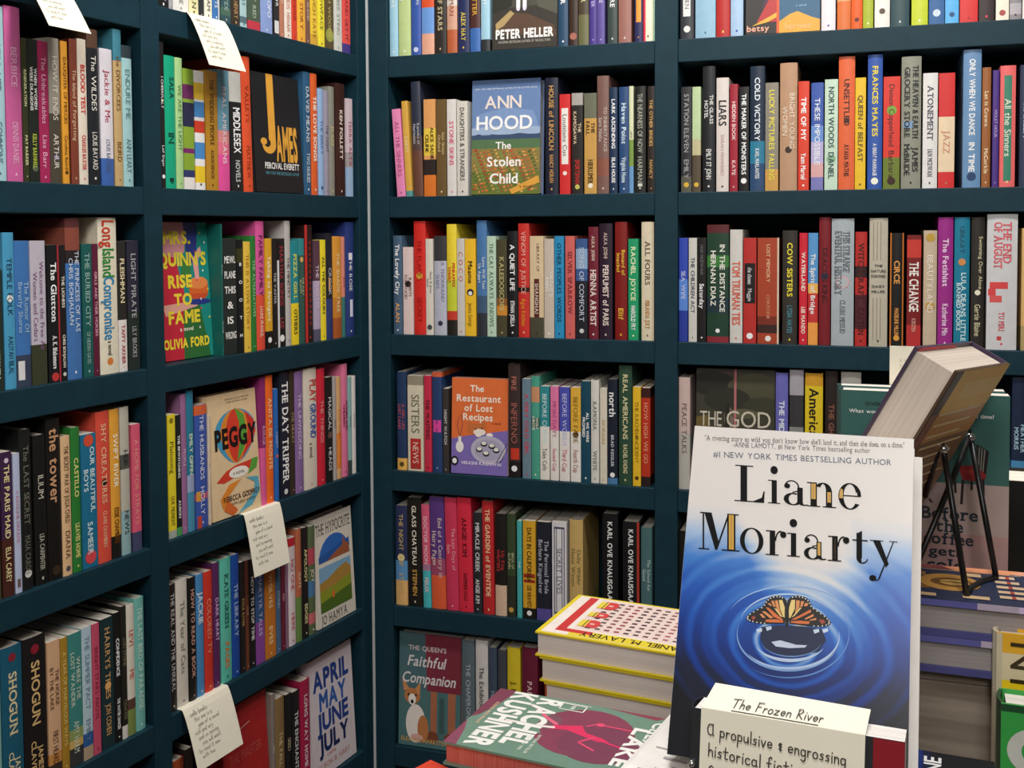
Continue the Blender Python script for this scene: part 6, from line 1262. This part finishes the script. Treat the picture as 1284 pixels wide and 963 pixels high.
q.box((-tw/2+.05, .00255, th_-.08), (tw/2-.006, .0033, th_-.0012), mat('d0444e')); q.build('jacket_flap', tb)
# wire easel under it
def on_back(u, v, gap):
    # sight line onto the tilted back cover, stopped a little short of it
    d = proj_dir(u, v); P0 = pos; n_ = Yc
    k = (P0-CAM).dot(n_)/d.dot(n_); return CAM+d*(k-gap)
b1, b2 = on_back(1183, 563, .013), on_back(1217, 548, .011)
g1, g2 = at_depth(1211, 748, .875), at_depth(1248, 729, .905)
g1 = at_height(1212, 746, stz+.0016); g2 = at_height(1249, 724, stz+.0016)
k1 = at_height(1139, 733, stz+.0028)
ea = empty('wire_easel', (g1.x, g1.y, stz), 0, 'black wire easel with chrome ball tips, holding the tilted book', 'easel')
ie = ea.matrix_basis.inverted()
def wire(nm, pts, r=.0025):
    q = MB(); q.tube([ie @ Vector(p) for p in pts], r, IRON, 10); q.build(nm, ea, smooth=True)
wire('leg', [b1, b1+(g1-b1)*.5, g1]); wire('leg', [b2, b2+(g2-b2)*.5, g2])
mid = (g1+g2)/2+Vector((-.004, 0, 0)); wire('foot_bar', [g1, g1+(g2-g1)*.3+Vector((-.004, .002, 0)), g1+(g2-g1)*.7+Vector((-.004, .002, 0)), g2])
wire('brace', [b2+Vector((-.001, -.001, .0)), b2+(k1-b2)*.5, k1]); wire('brace', [b1+Vector((-.004, 0, 0)), on_back(1160, 622, .016)])
for b_ in (b1, b2):
    q = MB(); q.ball(ie @ b_, .0042, CHROME); q.build('ball_tip', ea, smooth=True)
    wire('hook', [b_, b_+Vector((-.0005, -.002, .005)), b_+Vector((-.002, -.003, .009))], .0012)
# ---------------------------------------------------------------- books standing behind the stack
cw, ch = .145, .2125
ctl, ctr = at_depth(1050, 486, 1.0), at_depth(1265, 491, 1.0)
cx = (ctr-ctl); cw = cx.length*.911
cm = Matrix.Rotation(math.atan2(cx.y, cx.x), 4, 'Z'); ch = ctl.z-CR-.0004-.0036
cbase = (ctl+ctr)/2; cbase.z = CR+.0003
crot = math.atan2(cx.y, cx.x)
crot = math.radians(-1)
cm = Matrix.Rotation(crot, 4, 'Z'); cbase.y = -1.092; cm.translation = cbase
def cy(v): return (v-487)/(ch*215.0/cw)
def cxf(u): return (u-1050)/215.0
CO = [('r', 0, 0, 1, .395, '3c6862'), ('r', 0, .395, 1, 1, 'ad9a94'), ('r', 0, .62, 1, 1, 'b08c88'),
      ('t', 'OVER THREE MILLION COPIES SOLD', .45, cy(507.5), .016, '16201e', .6, True, 1), ('t', 'What would you change if you could go back in time?', .48, cy(518), .016, 'eef0ea', .86, True, 1),
      ('p', [(cxf(1224), cy(553)), (cxf(1240), cy(562)), (cxf(1236), cy(600)), (cxf(1226), cy(596))], '241c1c')]
CO += [('l', [(cxf(1228+3.4*i), cy(557+1.5*i)), (cxf(1227+2.6*i), cy(596))], .0009, '8a8a80') for i in range(3)]
CO += [('p', [(cxf(1201), cy(584)), (cxf(1223), cy(582)), (cxf(1237), cy(594)), (cxf(1234), cy(604)), (cxf(1208), cy(603))], '8c2426'), ('p', [(cxf(1207), cy(590)), (cxf(1226), cy(588)), (cxf(1224), cy(596))], 'a83a30'),
       ('l', [(cxf(1208), cy(603)), (cxf(1206.5), cy(636))], .0022, '231a1a'), ('l', [(cxf(1197), cy(586)), (cxf(1199), cy(621))], .002, '231a1a'), ('l', [(cxf(1219), cy(603)), (cxf(1219), cy(616))], .002, '231a1a'), ('l', [(cxf(1233), cy(600)), (cxf(1234), cy(622))], .002, '231a1a'), ('p', [(cxf(1165), cy(631)), (cxf(1167), cy(631)), (cxf(1171), cy(637)), (cxf(1167), cy(636))], '1c1a1c'),
       ('t', 'Before', .66, cy(658), .052, '26323c', .33, 'S', 1), ('t', 'the', .66, cy(675), .052, '26323c', .16, 'S', 1), ('t', 'coffee', .655, cy(692), .05, '26323c', .29, 'S', 1), ('t', 'gets', .64, cy(708), .04, '26323c', .2, 'S', 1), ('t', 'cold', .64, cy(728), .05, '26323c', .22, 'S', 1), ('t', 'A NOVEL', .64, .9, .02, '26323c', .2)]
front_book('paperback_book', 'green and pink paperback with a chair on its cover, behind the easel', 'green and pink paperbacks', cm, cw, ch, .018, False, '3c6862', CO, '3c6862', PAGE_Y)
c2 = cm.copy(); c2.translation = cbase+Vector((-.002, .0186, 0))
front_book('paperback_book', 'green and pink paperback standing directly behind the one with the chair', 'green and pink paperbacks', c2, cw, ch+.0015, .016, False, '3c6862', CO[:4], '3c6862', PAGE_Y)
# pale note tucked behind it
nb = MB(); pa, pb = at_depth(1117, 433, 1.035), at_depth(1196, 438, 1.035)
n0 = empty('note_card', (pa.x, cbase.y+.0365, CR+.0004), 0, 'pale cream note standing behind the green paperback', 'card', 'handwritten shelf notes')
hh = pa.z-CR-.0004; ww = .062
nb.box((-.001, 0, 0), (ww, .0006, hh), PAPER)
for i, s in enumerate(('la la', 'a novel of love', 'time to read it', 'you will not', 'be sorry')):
    hand(nb, s, lambda x, y: (.008+x+(.016 if i == 0 else 0), -.0002, hh-.009-.006*i+y), .0044, .07, mat('b9b59c'))
nb.build('sheet', n0)
# black book with yellow lettering at the right
bm = Matrix.Rotation(math.radians(-2), 4, 'Z'); tlb = at_depth(1262, 603, 1.06); bh = tlb.z-.7905
bm.translation = Vector((tlb.x+.07, tlb.y, .7903))
front_book('hardcover_book', 'thick black hardcover with yellow lettering at the right photo edge', None, bm, .14, bh, .066, True, '14120f', [('t', 'The Murder', .4, .12, .035, 'd8d04a', .7), ('t', 'a novel of suspense', .4, .17, .015, '8a7a30', .6, False), ('t', 'New York', .35, .3, .03, 'd0c868', .6), ('t', 'times bestseller', .4, .36, .02, '8a8a80', .6, False), ('t', 'CLUB', .4, .5, .03, '8a7a40', .5)], '14120f', pages_mat('page_top_bright', 'd8d2c4', 'efeade', 1))
# yellow and green hardcovers at the right, black one lying in front of the riser
ytl = at_depth(1249, 791, .845); yh = ytl.z-.7388
ym = Matrix.Rotation(math.radians(-3), 4, 'Z'); ym.translation = Vector((ytl.x+.07, ytl.y-.006, .7385))
def side_text(s, x, z0, z1, cap, col, cw_=True):
    def cf(mb, w, h):
        V, Fc, nat = layout(s, False, .25); L = (z1-z0)*h; k = L/nat
        mb.mesh([(-w/2+x*w+(b_-.5)*cap, -.0006, h*(1-z0)-a*k) for a, b_ in V], Fc, mat(col))
    return cf
front_book('hardcover_book', 'yellow hardcover with tall dark sideways lettering at the right edge', None, ym, .14, yh, .016, True, 'e0a92c', [('r', 0, 0, .03, 1, 'c8bca0'), ('r', .03, .07, 1, .17, 'd8c8a4'), ('r', .03, .17, 1, .46, 'f4cf20'), ('p', [(.03, .3), (.12, .24), (.12, .42), (.03, .42)], 'eee4c8'), ('r', .03, .46, 1, .6, 'e8e0cc')], 'd8cfb8', PAGE_Y, custom=side_text('NIIIO CITY', .15, .03, .92, .022, '3a2c14'))
gtl = at_depth(1256, 884, .80); gh = gtl.z-.7388
gm = Matrix.Rotation(math.radians(-3), 4, 'Z'); gm.translation = Vector((gtl.x+.07, gtl.y, .7385))
GR = [('r', 0, 0, 1, .03, '1f4a2c')]+[('p', [(.17+.14*math.cos(a_), .19-.1*math.sin(a_)) for a_ in [math.radians(q_) for q_ in range(60, 271, 15)]]+[(.19+.09*math.cos(a_), .19-.06*math.sin(a_)) for a_ in [math.radians(q_) for q_ in range(270, 59, -15)]], 'c9cbc4')]
GR += [('p', [(.08, .5), (.14, .56), (.2, .75), (.16, .8), (.1, .7)], 'b9c4b4'), ('p', [(.24, .44), (.4, .52), (.5, .7), (.36, .8), (.42, .64), (.3, .5)], 'c9cbc4')]
front_book('hardcover_book', 'bright green hardcover with pale swirling letter at lower right edge', None, gm, .14, gh, .03, True, '38a048', GR, '1f4a2c', pages_mat('page_top_white2', 'dcd8d0', 'f2efe8', 1))
bq = at_height(1236, 948, .8838); 
BKc = [('r', 0, 0, 1, 1, '17181b'), ('r', .0, .3, 1, .57, '1c2f78'), ('r', 0, .57, 1, .62, '18203c'), ('t', 'ONE', .76, .68, .1, 'e8e8ea', .34, True, 1), ('t', 'NIGHT', .56, .84, .08, '9a9a9c', .36, True, 1)]
lying('paperback_book', 'black and blue paperback lying in front of the weathered riser', None, Vector((bq.x-.115, bq.y-.12, .8838)), math.radians(-4), .12, .112, .8838-.8526, BKc, '17181b', 'L', False, PAGE_Y)
# ---------------------------------------------------------------- handwritten notes hanging from shelf edges
def shelf_note(label, fc, row, TLp, TRp, BLp, BRp, lines, tab=.03):
    z = (ZT[row])+.0006
    ta, tb = t_on_shelf(fc, TLp[0], z, -.0005), t_on_shelf(fc, TRp[0], z, -.0005)
    n = -NIN
    def drop(t, p):
        # the point of this sight line inside the upright plane across the shelf at t
        d = proj_dir(*p); k = (t-CAM.dot(DIRM))/d.dot(DIRM); q = CAM+d*k
        return q.dot(n), q.z
    oa, za = drop(ta, BLp); ob, zb = drop(tb, BRp)
    out = max(.012, (oa+ob)/2); dz = z-(za+zb)/2
    root = empty('note_card', face_pt(fc, (ta+tb)/2, z, 0), ROTZ[fc], label, 'card', 'handwritten shelf notes')
    w = abs(ta-tb); mb = MB(); prof = [(tab, .0), (.012, .0), (.0, .0002), (-.002, -.001)]
    N = 10
    for i in range(1, N+1):
        s = i/N; prof.append((-.002-(out-.002)*(s**.8), -.001-(dz-.001)*s))
    ths = .0005
    def seg(i, x): y, zz = prof[i]; return (x, y, zz)
    for i in range(len(prof)-1):
        mb.poly([seg(i+1, -w/2), seg(i+1, w/2), seg(i, w/2), seg(i, -w/2)], PAPER)
        q = [(x, y+.0002, zz-ths if i < 3 else zz-.0003) for x, y, zz in (seg(i, -w/2), seg(i, w/2), seg(i+1, w/2), seg(i+1, -w/2))]
        mb.poly(q, PAPER)
    def onp(x, y):      # y: distance below the fold as a fraction
        s = max(0.0, min(1.0, y)); return (x, -.002-(out-.002)*(s**.8)-.0006, -.001-(dz-.001)*s)
    nl = len(lines); ink = mat('77736a', .7)
    for i, s in enumerate(lines):
        hand(mb, s, lambda x, y: onp(-w/2+w*(.1+.05*(i % 3))+x, (.14+.8*i/nl)-y/dz), min(w*.085, dz/nl*.75)*(1.0 if i else 1.1)*.8, .075, ink)
    mb.build('sheet', root)
LN = ['Hello books', 'this one is a', 'gem of a novel', 'rich and wry', 'and so moving', 'you will want', 'to read it now', 'with tea']
shelf_note('cream handwritten note hanging above the far-left top shelf', 'M', 0, (20, -22), (74, -12), (58, 27), (118, 47), LN)
shelf_note('cream handwritten note over the top shelf edge, left-wall corner bay', 'M', 0, (234, 15), (281, 24), (262, 84), (309, 87), LN)
shelf_note('cream handwritten note hanging below the balloon cover', 'M', 3, (305, 639), (350, 628), (322, 722), (361, 707), LN)
shelf_note('cream handwritten note hanging at bottom of the left-wall corner bay', 'M', 4, (228, 888), (285, 862), (254, 963), (300, 938), LN)
